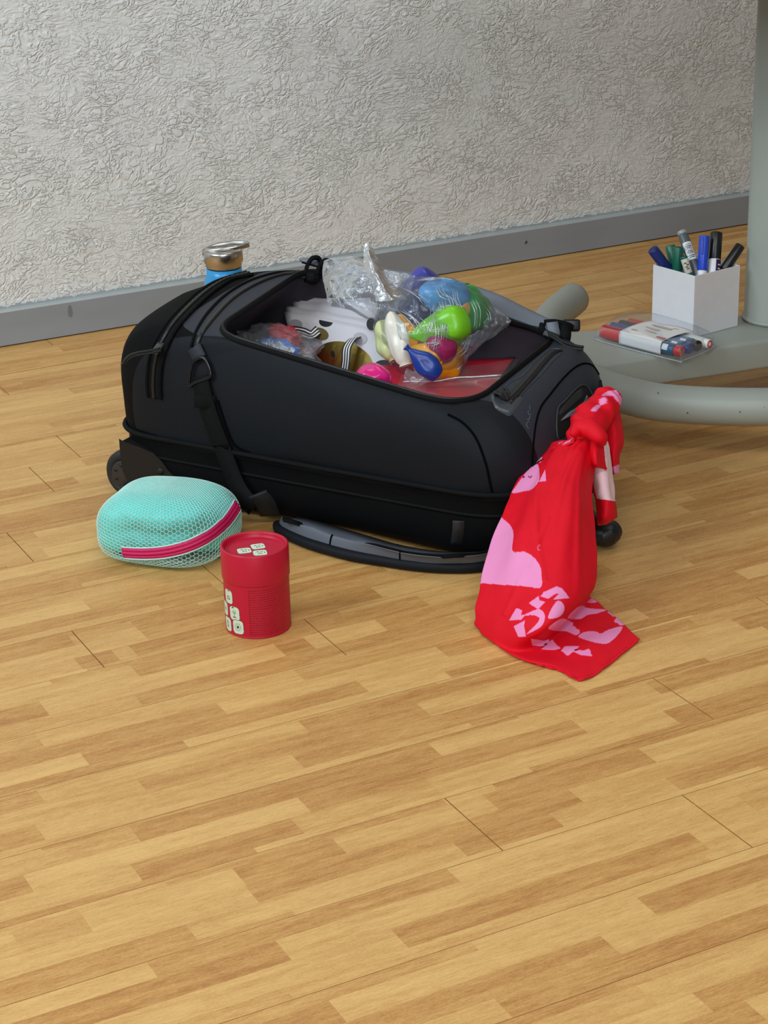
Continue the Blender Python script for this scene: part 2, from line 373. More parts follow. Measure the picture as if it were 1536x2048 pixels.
V, F = grid(Gj); mi = [0 if (i % 5) in (0, 4) else 1 for i in range(len(F))]
bb = obj('baseboard_back', V, F, [GP, LP], smooth=False, mi=mi); bb['kind'] = 'structure'
# ragged paint along the plaster, one thin strip
xs = np.linspace(X0, X1, 1600); zt = [.0632 + .0035 + .004 * nz((x * 1.0, 0, 0), 60) + .003 * nz((x, 5, 0), 170) for x in xs]
G = np.array([[(x, WY + .0124, .061), (x, WY + .0122, z)] for x, z in zip(xs, zt)])
V, F = grid(G); obj('paint_edge', V, F, LP, bb)
# filled screw hole and an old drip on the board
c = np.array([1.9075 + 0.0, WY - .0002, .030]); c = CAM + ray(1051, 484) * (WY / ray(1051, 484)[1])
V, F = lathe([(0.0001, -.0016), (.0022, -.0016), (.003, -.0004), (.0062, .0004), (.0078, 0.0018)], c, (0, 1, 0), 14); obj('screw_plug', V, F, mat('grey_plug', srgb(128, 128, 132), .5), bb)
V, F = lathe([(0.0001, -.0020), (.0017, -.0020), (.0017, 0.0)], c, (0, 1, 0), 12); obj('screw_head', V, F, mat('screw_dark', srgb(45, 45, 48), .4, .6), bb)
c = CAM + ray(140, 622) * (WY / ray(140, 622)[1]); a = np.linspace(0, 2 * np.pi, 20, endpoint=False)
Vd = [c + np.array([.0045 * math.cos(t) * (1 if math.sin(t) < 0 else .8), -.0004, .011 * math.sin(t)]) for t in a]
obj('paint_drip', Vd, [tuple(range(20))[::-1]], mat('grey_drip', srgb(120, 121, 126), .5), bb)

# ================================================================== TABLE (foot, beam and column)
TG = mat('table_grey', srgb(157, 162, 153), 0.42, spec=0.5, bump=0.08, bscale=900, bdist=.0004, var=0.03, vscale=12)
tab = root('table', (1.865, 2.32, 0), 'grey-green metal table with round column, flat beam and curved tube foot', 'table')
zt = .08; tr = .0265
ctr = [at(1147, 598, zt), at(1105, 634, zt), at(1088, 672, zt), at(1112, 722, zt), at(1152, 750, zt), at(1195, 770, zt), at(1244, 788, zt), at(1314, 804, zt), at(1419, 812, zt), at(1536, 814, zt), at(1650, 810, zt), at(1760, 798, zt)]
pts = cr([np.asarray(q) for q in ctr], 10)
r = np.full(len(pts), tr)
e0 = pts[0] + norm(pts[0] - pts[1]) * np.array([[.002], [.005], [.007]]).reshape(3, 1)
pts2 = np.concatenate([e0[::-1], pts]); r2 = np.concatenate([[.012, .021, .0255], r])
V, F = tube(pts2, r2, 28); obj('curved_foot', V, F, TG, tab)
for q in (pts[4], pts[-12]):
    V, F = lathe([(.012, 0), (.012, .02), (.008, zt - tr + .002)], (q[0], q[1], 0.0003), n=18); obj('floor_glide', V, F, mat('glide', (0.03, .03, .03), .5), tab)
# beam: hollow flat section with soft edges
fa, fb = at(1192, 730, .1), at(1536, 679, .1); ba_, bb_ = at(1141, 664, .1), at(1480, 640, .1)
d = norm(fb - fa); fE = fa + d * .75; d2 = norm(bb_ - ba_); bE = fE + np.array([-d[1], d[0], 0]) * .075
fS = fa - d * .01; bS = ba_ - d2 * .02
out = [fS, fE, bE, bS]
Vt = [p_.copy() for p_ in out]; Vb = [np.array([p_[0], p_[1], .054]) for p_ in out]
V = np.array(Vt + Vb); F = [(0, 1, 2, 3), (7, 6, 5, 4), (0, 4, 5, 1), (1, 5, 6, 2), (2, 6, 7, 3), (3, 7, 4, 0)]
bevel(obj('beam', V, F, TG, tab), .006, 4)
cc = np.array([1.818, 2.335, .1]) + CR * .058; cc[2] = .1
V, F = lathe([(.052, 0), (.052, .002), (.055, .003), (.055, .006), (.0535, .0075), (.0515, .008), (.0515, .595)], cc, n=56); obj('column', V, F, TG, tab)
V, F = box((cc[0] + .25, cc[1] + .05, .712), (.8, 0, 0), (0, .4, 0), (0, 0, .0125)); bevel(obj('tabletop', V, F, mat('tabletop_white', srgb(205, 205, 200), .45), tab), .004, 2)  # table's top lies out of view, included because it shapes the light
CHIP = mat('chipped_paint', srgb(70, 72, 68), .6)
for px, py, s in [(1318, 786, 2.2), (1322, 778, 1.2), (1527, 815, 1.8), (1258, 776, .9), (1480, 824, 1.2), (1375, 826, 1.2)]:   # chipped paint on the tube
    d = ray(px, py); d = d / np.linalg.norm(d); best = None
    for i in range(len(pts) - 1):
        m_ = (pts[i] + pts[i + 1]) / 2; t = (m_ - CAM) @ d; q = CAM + d * t; e_ = np.linalg.norm(q - m_)
        if e_ < tr and (best is None or e_ < best[0]): best = (e_, m_, t)
    if best is None: continue
    e_, m_, t = best; q = CAM + d * (t - math.sqrt(tr * tr - e_ * e_)); n_ = norm(q - m_)
    V, F = lathe([(.0012 * s, -.0004), (.0009 * s, .0002), (.0001, .0003)], q, n_, 7); obj('paint_chip', V, F, CHIP, tab)

# ================================================================== ROLLING BAG (u along its length, v across, z up)
W0 = np.array([.8175, 2.366, 0.0]); A_ = norm([.545, -.838, 0]); B_ = np.array([-A_[1], A_[0], 0])
def wd(u, v=None, z=None):
    if v is None: u, v, z = u
    return W0 + A_ * u + B_ * v + np.array([0, 0, z])
def wds(P): P = np.asarray(P, float); return W0 + P[..., :1] * A_ + P[..., 1:2] * B_ + P[..., 2:3] * np.array([0, 0, 1.0])
def loc(P): d = np.asarray(P) - W0; return np.stack([d @ A_, d @ B_, d[..., 2]], -1)
bag = root('rolling_bag', W0, 'large black wheeled travel bag lying open on the floor', 'bag',
           M=Matrix(((A_[0], B_[0], 0, W0[0]), (A_[1], B_[1], 0, W0[1]), (0, 0, 1, 0), (0, 0, 0, 1))))
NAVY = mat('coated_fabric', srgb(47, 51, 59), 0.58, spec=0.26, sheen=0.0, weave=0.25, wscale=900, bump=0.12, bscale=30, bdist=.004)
SIDE = mat('shaded_side_fabric', srgb(20, 23, 28), 0.62, spec=0.18, sheen=0.0, weave=0.25, wscale=900, bump=0.12, bscale=30, bdist=.004)  # dark navy side panel, darkened further to put its shade into the colour
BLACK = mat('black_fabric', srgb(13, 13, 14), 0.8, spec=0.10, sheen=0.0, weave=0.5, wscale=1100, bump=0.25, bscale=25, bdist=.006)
WEB = mat('black_webbing', srgb(16, 17, 18), 0.75, spec=0.14, weave=0.7, wscale=1300)
BPLA = mat('black_plastic', srgb(24, 24, 25), 0.4, spec=0.5)
LINE = mat('lining', srgb(70, 64, 72), 0.75, spec=0.25, weave=0.4, wscale=1200, bump=0.3, bscale=22, bdist=.006)
GREYL = mat('grey_lining', srgb(118, 124, 134), 0.6, spec=0.35, weave=0.3, wscale=1200, bump=0.3, bscale=28, bdist=.005)
COIL = mat('zip_coil', srgb(18, 18, 17), 0.42, spec=0.5)

def loop(C, r, ns=26, nc=12):
    """rounded loop through four corners; r = fillet length at each corner"""
    C = [np.asarray(c, float) for c in C]; out = []
    for i in range(4):
        p, c, n = C[i - 1], C[i], C[(i + 1) % 4]
        a = c + norm(p - c) * r[i]; b = c + norm(n - c) * r[i]
        for t in np.linspace(0, 1, nc, endpoint=False): out.append((1 - t) ** 2 * a + 2 * t * (1 - t) * c + t * t * b)
        e = n + norm(c - n) * r[(i + 1) % 4]
        for t in np.linspace(0, 1, ns, endpoint=False): out.append(b + (e - b) * t)
    return np.array(out)
NC, NS = 12, 26; NL = 4 * (NC + NS)
OUT = loop([(-.022, 0, .1), (.598, -.004, .1), (.598, .335, .1), (-.022, .335, .1)], [.085, .10, .13, .09])
RIM = loop([(.150, .012, .249), (.512, .016, .196), (.500, .312, .206), (.118, .302, .259)], [.05, .07, .05, .05])
# per-loop weights: how far the dome keeps out before it turns in, and its crown
seg = np.arange(NL)
key = lambda vals: np.interp(seg, [0, NC / 2, NC, NC + NS / 2, NC + NS, NC * 1.5 + NS, 2 * NC + NS, 2 * NC + 1.5 * NS, 2 * (NC + NS), 2 * (NC + NS) + NC / 2, 3 * NC + 2 * NS, 3 * NC + 2.5 * NS, 3 * (NC + NS), 3 * (NC + NS) + NC / 2, 4 * NC + 3 * NS, 4 * NC + 3.5 * NS, NL], vals)
#            cNL0  cNL   near0 near  near1 cNR   end0  end   end1  cFR   far0  far   far1  cFL   lft0  left  lft1
KK = key([.98, .95, .60, .50, .50, .60, .80, .85, .80, .70, .60, .60, .60, .75, .95, 1.0, .98])
DZ = key([.010, .006, .0, .0, .0, .002, .012, .018, .016, .012, .01, .004, .004, .004, .008, .011, .010])
UP = key([.90, .85, .55, .5, .5, .5, .52, .5, .5, .5, .5, .5, .5, .6, .85, .92, .90])
BU = key([.012, .012, .012, .014, .012, .008, .004, .004, .004, .006, .012, .012, .012, .01, .012, .014, .012])
def shell_pt(i, t):
    O, R = OUT[i], RIM[i]; d = R - O; dh = np.array([d[0], d[1], 0]); L = np.linalg.norm(dh); n = dh / (L + 1e-9)
    o = np.array([.29, .165, 0]) - O; o[2] = 0; o = norm(o)
    P1 = O + np.array([0, 0, UP[i] * d[2]]) - o * BU[i]; P2 = R - dh * KK[i] - o * BU[i] * .6 + np.array([0, 0, DZ[i] - .15 * d[2] * (1 if KK[i] < .6 else 0)])
    return (1 - t) ** 3 * O + 3 * t * (1 - t) ** 2 * P1 + 3 * t * t * (1 - t) * P2 + t ** 3 * R
NT = 28
S = np.array([[shell_pt(i, t) for t in np.linspace(0, 1, NT)] for i in range(NL)])
for i in range(NL):            # soft sag and puckers of the fabric
    for j in range(1, NT - 1):
        p = S[i, j]; S[i, j] = p + np.array([0, 0, 1]) * .0035 * nz(p, 9) * math.sin(math.pi * j / (NT - 1)) + np.array([1, 1, 0]) * .002 * nz(p + 3, 14)
V, F = grid(S, cu=True)
Wd = wds(V)
mi = []
for i in range(NL):
    f = i / NL
    m_ = 0
    if NC * .3 <= i < NC + NS + NC * .55: m_ = 1                         # near side panel
    elif i >= 3 * NC + 2 * NS - 6 or i < NC * .3: m_ = 2                 # wheel end and far side
    mi += [m_] * (NT - 1)
def vis_mi(i, j):
    u, v, z = S[i, j]
    return 0
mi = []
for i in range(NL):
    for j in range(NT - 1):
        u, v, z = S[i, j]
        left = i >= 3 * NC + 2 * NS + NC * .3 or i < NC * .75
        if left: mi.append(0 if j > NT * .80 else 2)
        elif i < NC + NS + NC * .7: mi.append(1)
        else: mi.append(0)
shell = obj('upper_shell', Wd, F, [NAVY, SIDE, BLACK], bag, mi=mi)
bvh = BVHTree.FromPolygons([Vector(p) for p in Wd], [tuple(int(q) for q in f) for f in F])
def hit(x, y, off=0.0, tree=None):
    d = ray(x, y); d /= np.linalg.norm(d)
    h = (tree or bvh).ray_cast(Vector(CAM), Vector(d))
    if h[0] is None: return None, None
    n = np.array(h[1]); n = n if n @ d < 0 else -n
    return np.array(h[0]) + n * off, n
def drape(px, off=0.001, n=8, tree=None):
    """polyline of picture points laid on the bag's skin"""
    p = cr([(*q, 0) for q in px], n); P, N = [], []
    for q in p:
        h, nn = hit(q[0], q[1], off, tree)
        if h is not None: P.append(h); N.append(nn)
    return np.array(P), np.array(N)
def smooth(p, k=2):
    p = p.copy()
    for _ in range(k): p[1:-1] = (p[:-2] + 2 * p[1:-1] + p[2:]) / 4
    return p
# lower compartment, a little smaller, down to the floor
lo = []
cen = np.array([.29, .167, 0])
for i in range(NL):
    o = OUT[i]; dirn = norm(np.array([cen[0] - o[0], cen[1] - o[1], 0]))
    col_ = []
    for ins, z in ((.0, .100), (-.006, .096), (.002, .088), (.000, .070), (.004, .045), (.012, .022), (.026, .010), (.09, .007)):
        p = o + dirn * ins; p[2] = z; p = p + .002 * nz(p, 16) * np.array([1, 1, 0]); col_.append(p)
    lo.append(col_)
lo = np.array(lo); V, F = grid(lo, cu=True); nl = lo.shape[1]
F.append(tuple(i * nl + nl - 1 for i in range(NL)))
obj('lower_shell', wds(V), F, BLACK, bag)
# welt round the join of the two halves
p = OUT.copy(); cdir = norm(np.stack([cen[0] - p[:, 0], cen[1] - p[:, 1], 0 * p[:, 0]], 1)); p -= cdir * .004; p[:, 2] = .098
V, F = tube(wds(p), .0035, 8, closed=True); obj('welt', V, F, WEB, bag)
p2 = OUT.copy() - cdir * .001; p2[:, 2] = .070; V, F = tube(wds(p2), .0022, 6, closed=True); obj('welt', V, F, WEB, bag)
# inside: lined walls and floor of the main compartment
inn = []
for i in range(NL):
    r_ = RIM[i]; o = OUT[i]; dirn = norm(np.array([cen[0] - o[0], cen[1] - o[1], 0]))
    q = o + dirn * .02; col_ = []
    for t in np.linspace(0, 1, 12):
        a = r_ * (1 - t) + np.array([q[0], q[1], .130 - .045 * (q[0] < .14)]) * t
        bulge = -dirn * .012 * math.sin(math.pi * t)
        p = a + bulge * (1 if t < .9 else 0); lim = shell_pt(i, max(0, 1 - t * 1.2)); p = p + .003 * nz(p, 14) * math.sin(math.pi * t)
        col_.append(p)
    inn.append(col_)
inn = np.array(inn)
# keep it inside the skin
for i in range(NL):
    o = OUT[i]; dirn = norm(np.array([cen[0] - o[0], cen[1] - o[1], 0]))
    for j in range(1, 12):
        z = inn[i, j, 2]
        tt = np.linspace(0, 1, 40); sp_ = np.array([shell_pt(i, t) for t in tt]); k = np.argmin(abs(sp_[:, 2] - z) + (tt > .9) * .5) if z > .1 else None
        ref = sp_[k] if k is not None else lo[i, 3]
        dist_in = (inn[i, j] - ref) @ dirn
        if dist_in < .006: inn[i, j] += dirn * (.006 - dist_in)
V, F = grid(inn, cu=True); F.append(tuple(i * 12 + 11 for i in range(NL)))
obj('inner_lining', wds(V), F, LINE, bag)
# zip round the mouth: tape on both sides and the toothed coil
V, F = tube(wds(RIM + np.array([0, 0, .001])), .0042, 10, closed=True); mz = obj('mouth_zip', V, F, WEB, bag)
coil = cr(RIM, 6, closed=True) + np.array([0, 0, .0045]); k = np.arange(len(coil))
V, F = tube(wds(coil), .0016 + .0006 * (k % 2), 6, closed=True); obj('zip_teeth', V, F, COIL, mz)

# lid folded back over the far side
def lid_pt(s, t):
    """s along the far rim (left to right), t from the hinge outward"""
    h = np.array([.105 + s * (.505 - .105), .303 + s * .008, .268 - s * .058])
    bow = math.sin(math.pi * min(1, max(0, s))) ** .7
    out = .006 + .050 * bow * (.55 + .45 * s); up = .006 * bow + .016 * bow * math.exp(-((s - .62) / .35) ** 2)
    p = h + np.array([0, out * t ** 1.0, up * math.sin(math.pi * .58 * t) - .05 * bow * max(0, t - .55) ** 1.5])
    return p + np.array([0, 0, .003 * nz((s * 6, t * 2, 4), 1.0)])
LG = np.array([[lid_pt(s, t) for t in np.linspace(0, 1, 14)] for s in np.linspace(0, 1, 48)])
V, F = grid(LG); lid = obj('lid', wds(V), [f[::-1] for f in F], [GREYL, BLACK], bag); solid(lid, .004, 1)
lid.modifiers['solid'].material_offset = 1; lid['label'] = 'grey-lined lid folded back'
V, F = tube(wds(cr(LG[:, -1], 3)), .0042, 8); obj('lid_zip', V, F, COIL, lid)
drop = np.array([[LG[i, -1] + np.array([0, .012 * t + .01 * math.sin(3 * t), -.17 * t * math.sin(math.pi * i / 47) ** .4]) for t in np.linspace(0, 1, 10)] for i in range(4, 44)])
V, F = grid(drop); solid(obj('lid_back', wds(V), F, BLACK, bag), .003)

# ---- seams, pipings and zips of the skin
def seam(px, r=.0018, m=WEB, off=.0006, n=8, name='piping'):
    P, N = drape(px, off, n); P = smooth(P, 3); V, F = tube(P, r, 7); return obj(name, V, F, m, bag)
SEAM = mat('seam_thread', srgb(7, 7, 8), .9, spec=.05)
seam([(896, 829), (925, 845), (952, 876), (971, 925), (979, 960), (984, 984)], .0016, SEAM, .0002, name='panel_seam')
seam([(1063, 985), (1064, 940), (1066, 895), (1071, 850), (1081, 815), (1101, 788), (1126, 757), (1150, 735), (1170, 727), (1187, 733), (1199, 752)], .0014, SEAM, .0002, name='panel_seam')
seam([(604, 546), (560, 551), (510, 570), (462, 600), (424, 640), (402, 672), (392, 700)], .0032, BPLA)
seam([(600, 544), (555, 546), (500, 562), (452, 590), (414, 628), (392, 664), (383, 694)], .0022, BLACK)
seam([(436, 800), (452, 850), (470, 890), (500, 905)], .0018, SEAM, .0004)
seam([(255, 852), (300, 868), (360, 885), (420, 905), (470, 915)], .0016, SEAM, .0004, name='panel_seam')
# curved zip of the wheel-end pocket
zp = [(500, 549), (455, 561), (418, 582), (385, 610), (352, 645), (331, 676), (318, 704), (311, 735), (309, 770), (311, 795)]
P, N = drape(zp, .0012, 10); P = smooth(P, 4); side = np.cross(np.gradient(P, axis=0), N)
V, F = ribbon(P, side, .020, .002); pz = obj('pocket_zip', V, F, WEB, bag)
for s_ in (-1, 1):
    V, F = tube(P + norm(side) * s_ * .0105 + N * .001, .0024, 7); obj('piping', V, F, BLACK, pz)
k = np.arange(len(P)); V, F = tube(P + N * .0016, .0022 + .0006 * (k % 2), 7); obj('zip_teeth', V, F, COIL, pz)
# its puller: metal slider with two cords
q, n_ = hit(322, 697, .006); 
V, F = box(q, norm(np.gradient(P, axis=0)[len(P) // 2]) * .010, norm(side[len(P) // 2]) * .006, n_ * .003); ps = obj('slider', V, F, mat('gunmetal', srgb(88, 90, 92), .32, .8), pz); bevel(ps, .0015)
def cordpx(name, pts, r, m, parent):
    V, F = tube(cr([np.asarray(p) for p in pts], 8), r, 8); return obj(name, V, F, m, parent)
D0 = dep(q) - .008
CORD = mat('cord', srgb(26, 23, 22), .7)
cordpx('puller_cord', [P3(320, 696, D0), P3(300, 701, D0 - .004), P3(275, 705, D0 - .006), P3(256, 713, D0 - .004), P3(243, 731, D0)], .0016, CORD, pz)
cordpx('puller_cord', [P3(322, 701, D0), P3(300, 706, D0 - .003), P3(280, 709, D0 - .004), P3(262, 715, D0 - .002), P3(246, 731, D0 + .002)], .0016, CORD, pz)

# ---- diagonal welded zip on the handle end with its glossy zip garage
za = [(1012, 806), (1036, 781), (1062, 752), (1085, 725), (1106, 706), (1122, 701)]
P, N = drape(za, .0008, 10); P = smooth(P, 4); side = norm(np.cross(np.gradient(P, axis=0), N))
V, F = ribbon(P, side, np.interp(np.arange(len(P)), [0, len(P) * .5, len(P) - 1], [.013, .010, .007]), .0008); wz = obj('welded_zip', V, F, mat('zip_rubber', srgb(26, 27, 30), .5), bag)
V, F = tube(P + N * .0004, .0008, 6); obj('zip_line', V, F, COIL, wz)
GL = mat('glossy_weld', srgb(62, 67, 73), .22, spec=.6, bump=.3, bscale=220, bdist=.001)
for px in ([(1000, 786), (1021, 764), (1046, 752), (1063, 732), (1086, 710), (1104, 698), (1122, 699)], [(1017, 826), (1030, 812), (1041, 792), (1058, 772), (1083, 748), (1105, 722), (1124, 706)]):
    P2, N2 = drape(px, .0004, 8); V, F = tube(smooth(P2, 3), .0006, 6); obj('weld_line', V, F, mat('weld_grey', srgb(74, 78, 86), .4), wz)
def patch(name, pxpoly, m, off, parent, n=14):
    """flat patch laid on the skin: a fan of rings from the outline to its middle"""
    pp = np.asarray(pxpoly, float); c = pp.mean(0); G = []
    for t in np.linspace(1, 0.02, 7):
        ring = []
        for q in pp:
            h, _ = hit(*(c + (q - c) * t), off * (1 if t < .97 else .2)); ring.append(h)
        G.append(ring)
    V, F = grid(np.array(G), cv=True); F.append(tuple((6 * len(pp) + i) for i in range(len(pp))))
    return obj(name, V, F, m, parent)
def smoothpoly(p, n=5): return cr([(*q, 0) for q in p], n, closed=True)[:, :2]
patch('zip_garage', smoothpoly([(979, 784), (990, 781), (1004, 786), (1014, 800), (1022, 812), (1038, 795), (1045, 800), (1033, 818), (1020, 832), (1008, 828), (992, 818), (985, 803)]), GL, .0012, wz)
q, n_ = hit(1003, 797, .004); t1 = norm(np.cross(n_, CU)); t2 = np.cross(n_, t1)
for i in range(5):
    a = np.linspace(0, 2 * math.pi, 20, endpoint=False); ph = i * 1.3
    lp = [q + t1 * .0085 * math.cos(b_ + ph) * (.6 + .4 * math.cos(i)) + t2 * .0085 * math.sin(b_) + n_ * (.002 + .004 * math.sin(b_ * 2 + ph)) for b_ in a]
    V, F = tube(np.array(lp), .0017, 7, closed=True); obj('knotted_cord', V, F, CORD, wz)
# small stitched lettering beside the arch seam (unreadable in the photograph, kept as thread marks)
TH = mat('grey_thread', srgb(84, 88, 96), .7)
for px in ([(1059, 858), (1055, 855), (1053, 849), (1056, 844), (1060, 846)], [(1054, 840), (1061, 836)], [(1057, 842), (1062, 826)], [(1058, 830), (1056, 824), (1061, 822)], [(1060, 820), (1059, 812)]):
    P2, N2 = drape(px, .0003, 4)
    if len(P2) > 2: V, F = tube(P2, .0005, 5); obj('logo_stitch', V, F, TH, bag)
# arch-shaped handle recess on the end
rec = smoothpoly([(1115, 880), (1113, 822), (1128, 803), (1150, 779), (1165, 771), (1177, 780), (1185, 800), (1187, 835), (1150, 860)], 5)
ra = patch('handle_recess', rec, mat('recess_fabric', srgb(15, 15, 17), .8), .0010, bag)
cl = np.array([hit(*q, .0018)[0] for q in rec]); V, F = tube(cl, .0012, 6, closed=True); obj('recess_edge', V, F, mat('edge_grey', srgb(52, 55, 60), .6), ra)
patch('recess_panel', smoothpoly([(1118, 832), (1118, 822), (1132, 804), (1152, 783), (1163, 778), (1166, 792), (1148, 808), (1128, 826)], 4), mat('recess_mesh', srgb(42, 44, 44), .7, weave=.6), .0025, ra)
patch('grey_tab', smoothpoly([(1120, 842), (1135, 826), (1152, 815), (1165, 805), (1173, 790), (1174, 802), (1166, 822), (1155, 832), (1150, 827), (1135, 835)], 4), GREYL, .004, ra)
# carrying handle the scarf is tied to, and the strap below the recess
hp = [hit(1068, 945, .004)[0], hit(1085, 930, .010)[0], hit(1110, 915, .02)[0], P3(1160, 872, dep(hit(1150, 870)[0]) - .035), P3(1200, 812, dep(hit(1180, 820)[0]) - .025), hit(1196, 778, .003)[0]]
pp = cr(hp, 8); V, F = ribbon(pp, CU, .022, .004); obj('carry_handle', V, F, WEB, bag)
# pull handle knob sticking out low on the end
kb = wd(.612, .285, .020); ke = at(1228, 1058, .022)
V, F = tube(cr([wd(.55, .20, .02), wd(.60, .165, .02), at(1205, 1070, .019), ke], 6), [.016] * 12 + [.015] * 5 + [.013] * 2, 14)
ph = obj('pull_handle', V, F, BPLA, bag); bevel(ph, .003)

# ---- side strap with its triangular ring
ring = [(399, 717), (389, 728), (384, 760), (386, 770), (395, 764), (420, 756), (427, 748), (420, 726), (411, 714)]
P, N = drape(ring, .006, 4); 
pc = [hit(x, y, .006)[0] for x, y in ring]
V, F = tube(cr(pc, 5, closed=True), .0026, 8, closed=True); obj('ring', V, F, mat('ring_metal', srgb(52, 54, 58), .22, .85), bag)
P, N = drape([(392, 694), (397, 704), (403, 716)], .004, 6); V, F = ribbon(P, np.cross(np.gradient(P, axis=0), N), .020, .003); obj('ring_loop', V, F, NAVY, bag)
sp = [(404, 752), (410, 780), (420, 815), (434, 855), (450, 895), (462, 925)]
P, N = drape(sp, .005, 8); P = smooth(P, 3)
end = [at(478, 960, .055) - B_ * .004, at(492, 992, .030) - B_ * .008, at(510, 1015, .020) - B_ * .006]
tail = [wd(*(loc(P[-1]) + [.022, -.004, -.045])), wd(*(loc(P[-1]) + [.05, -.010, -.070]))]
PP = cr(np.concatenate([P[::6], P[-1:], tail]), 6)
V, F = ribbon(PP, np.cross(np.gradient(PP, axis=0), B_), .026, .0025); st = obj('side_strap', V, F, WEB, bag)
P, N = drape([(400, 768), (420, 762), (433, 800)], .008, 4)
V, F = box(hit(418, 800, .008)[0], norm(CR) * .014, norm(np.cross(CR, -B_)) * .008, B_ * .002); bevel(obj('strap_keeper', V, F, WEB, st), .001)
# compression strap ends at both hinge corners of the mouth
def loopstrap(name, pts, wdt, sidev, m=WEB): V, F = ribbon(cr([np.asarray(p) for p in pts], 8), sidev, wdt, .003); return obj(name, V, F, m, bag)
Dl = dep(wd(.12, .30, .27)) 
for L in ([(612, 560, 0), (614, 534, -.01), (625, 517, -.012), (639, 521, -.006), (640, 556, 0)], [(632, 562, -.004), (638, 535, -.014), (650, 521, -.016), (664, 529, -.01), (660, 560, -.002)]):
    p = cr([P3(x, y, Dl + d_) for x, y, d_ in L], 8); V, F = ribbon(p, CF, .016, .0048); bevel(obj('strap_loop', V, F, WEB, bag), .001)
V, F = blob(P3(624, 556, Dl - .012), CR * .011, CU * .009, CF * .010, 24, 14, amp=.2); obj('strap_knot', V, F, WEB, bag)
V, F = box(P3(602, 553, Dl - .01), CR * .010, CU * .004, CF * .006); bevel(obj('strap_buckle', V, F, BPLA, bag), .002)
V, F = tube(cr([P3(588, 549, Dl - .012), P3(590, 543, Dl - .016), P3(598, 544, Dl - .018), P3(606, 550, Dl - .016)], 5), .0018, 7); obj('puller_cord', V, F, CORD, bag)
Dr = dep(wd(.50, .312, .21))
loopstrap('strap_loop', [P3(1086, 647, Dr - .010), P3(1084, 656, Dr - .014), P3(1093, 670, Dr - .012)], .008, CR)
loopstrap('strap_tab', [P3(1104, 645, Dr - .010), P3(1107, 660, Dr - .014), P3(1112, 680, Dr - .010)], .0150, CR, GREYL)
loopstrap('strap_tab', [P3(1128, 650, Dr - .008), P3(1131, 668, Dr - .014), P3(1127, 690, Dr - .010)], .0150, CR, WEB)
loopstrap('strap_tab', [P3(1088, 644, Dr - .006), P3(1110, 643, Dr - .006), P3(1136, 649, Dr - .004), P3(1146, 656, Dr)], .006, CU, WEB)
V, F = box(P3(1142, 651, Dr + .03), CR * .012, CU * .008, CF * .008); bevel(obj('strap_buckle', V, F, BPLA, bag), .003)
# mouth zip sliders with long cords at the far right corner
qz = hit(1108, 672)[0]; qz = wd(.507, .30, .215)
V, F = box(P3(1102, 671, Dr - .02), CR * .010 - CU * .004, CU * .004 + CR * .002, CF * .004); bevel(obj('slider', V, F, BPLA, bag), .0015)
for pts in ([(1096, 664, -.024), (1112, 673, -.03), (1126, 683, -.034), (1150, 691, -.038), (1167, 694, -.042)], [(1098, 670, -.026), (1114, 680, -.034), (1130, 691, -.038), (1150, 697, -.042), (1166, 699, -.046)]):
    cordpx('puller_cord', [P3(x, y, Dr + d_) for x, y, d_ in pts], .0019, CORD, bag)

# ---- wheels in their moulded corner housings
RUB = mat('wheel_rubber', srgb(30, 31, 31), .6); HOUS = mat('housing_plastic', srgb(26, 24, 22), .5, spec=.3, bump=.15, bscale=300, bdist=.0005)
def wheelset(v0, sgn):
    c = wd(.0, v0, .0335)
    pr_ = [(.0, -.010), (.012, -.011), (.0135, -.0095), (.022, -.0095), (.0235, -.0115), (.030, -.0105), (.0328, -.007), (.0335, 0), (.0328, .007), (.030, .0105), (.0235, .0115), (.022, .0095), (.0135, .0095), (.012, .011), (0, .010)]
    V, F = lathe(pr_, c, B_, 40); wh = obj('wheel', V, F, RUB, bag)
    V, F = lathe([(0, -.0128), (.019, -.0128), (.0205, -.0118), (.0205, -.009), (0, -.009)], c, B_ * 1.0, 36); obj('hub', V, F, mat('hub_plastic', srgb(44, 41, 39), .45), wh)
    for k in range(7):
        a = k * 2 * math.pi / 7; V, F = lathe([(0, 0), (.0026, 0), (.0026, .001), (0, .001)], c - B_ * .0135 + A_ * .0145 * math.cos(a) + np.array([0, 0, .0145 * math.sin(a)]), B_, 10); obj('hub_hole', V, F, COIL, wh)
    # side plate: profile in (u, z), thickness along v
    prof_ = [(.004, .086), (.012, .083), (.034, .080), (.056, .075), (.068, .066), (.078, .054), (.118, .024), (.120, .018), (.022, .018), (.017, .026), (.010, .034), (.006, .044), (.004, .058)]
    n = len(prof_); vs = (v0 - sgn * .019, v0 + sgn * .004)
    V = [wd(u, vv, z) for vv in vs for u, z in prof_]
    F = [tuple(range(n)), tuple(range(2 * n - 1, n - 1, -1))] + [(i, (i + 1) % n, n + (i + 1) % n, n + i) for i in range(n)]
    h = obj('wheel_housing', V, F, HOUS, bag, smooth=False); bevel(h, .002, 3)
    for u, z in ((.066, .052), (.003, .0165)):
        V, F = lathe([(0, -.0025), (.004, -.002), (.006, 0), (.006, .004), (0, .004)], wd(u, v0 - sgn * .019, z), B_ * sgn, 16); obj('bolt', V, F, HOUS, h)
wheelset(.014, 1); wheelset(.318, -1)

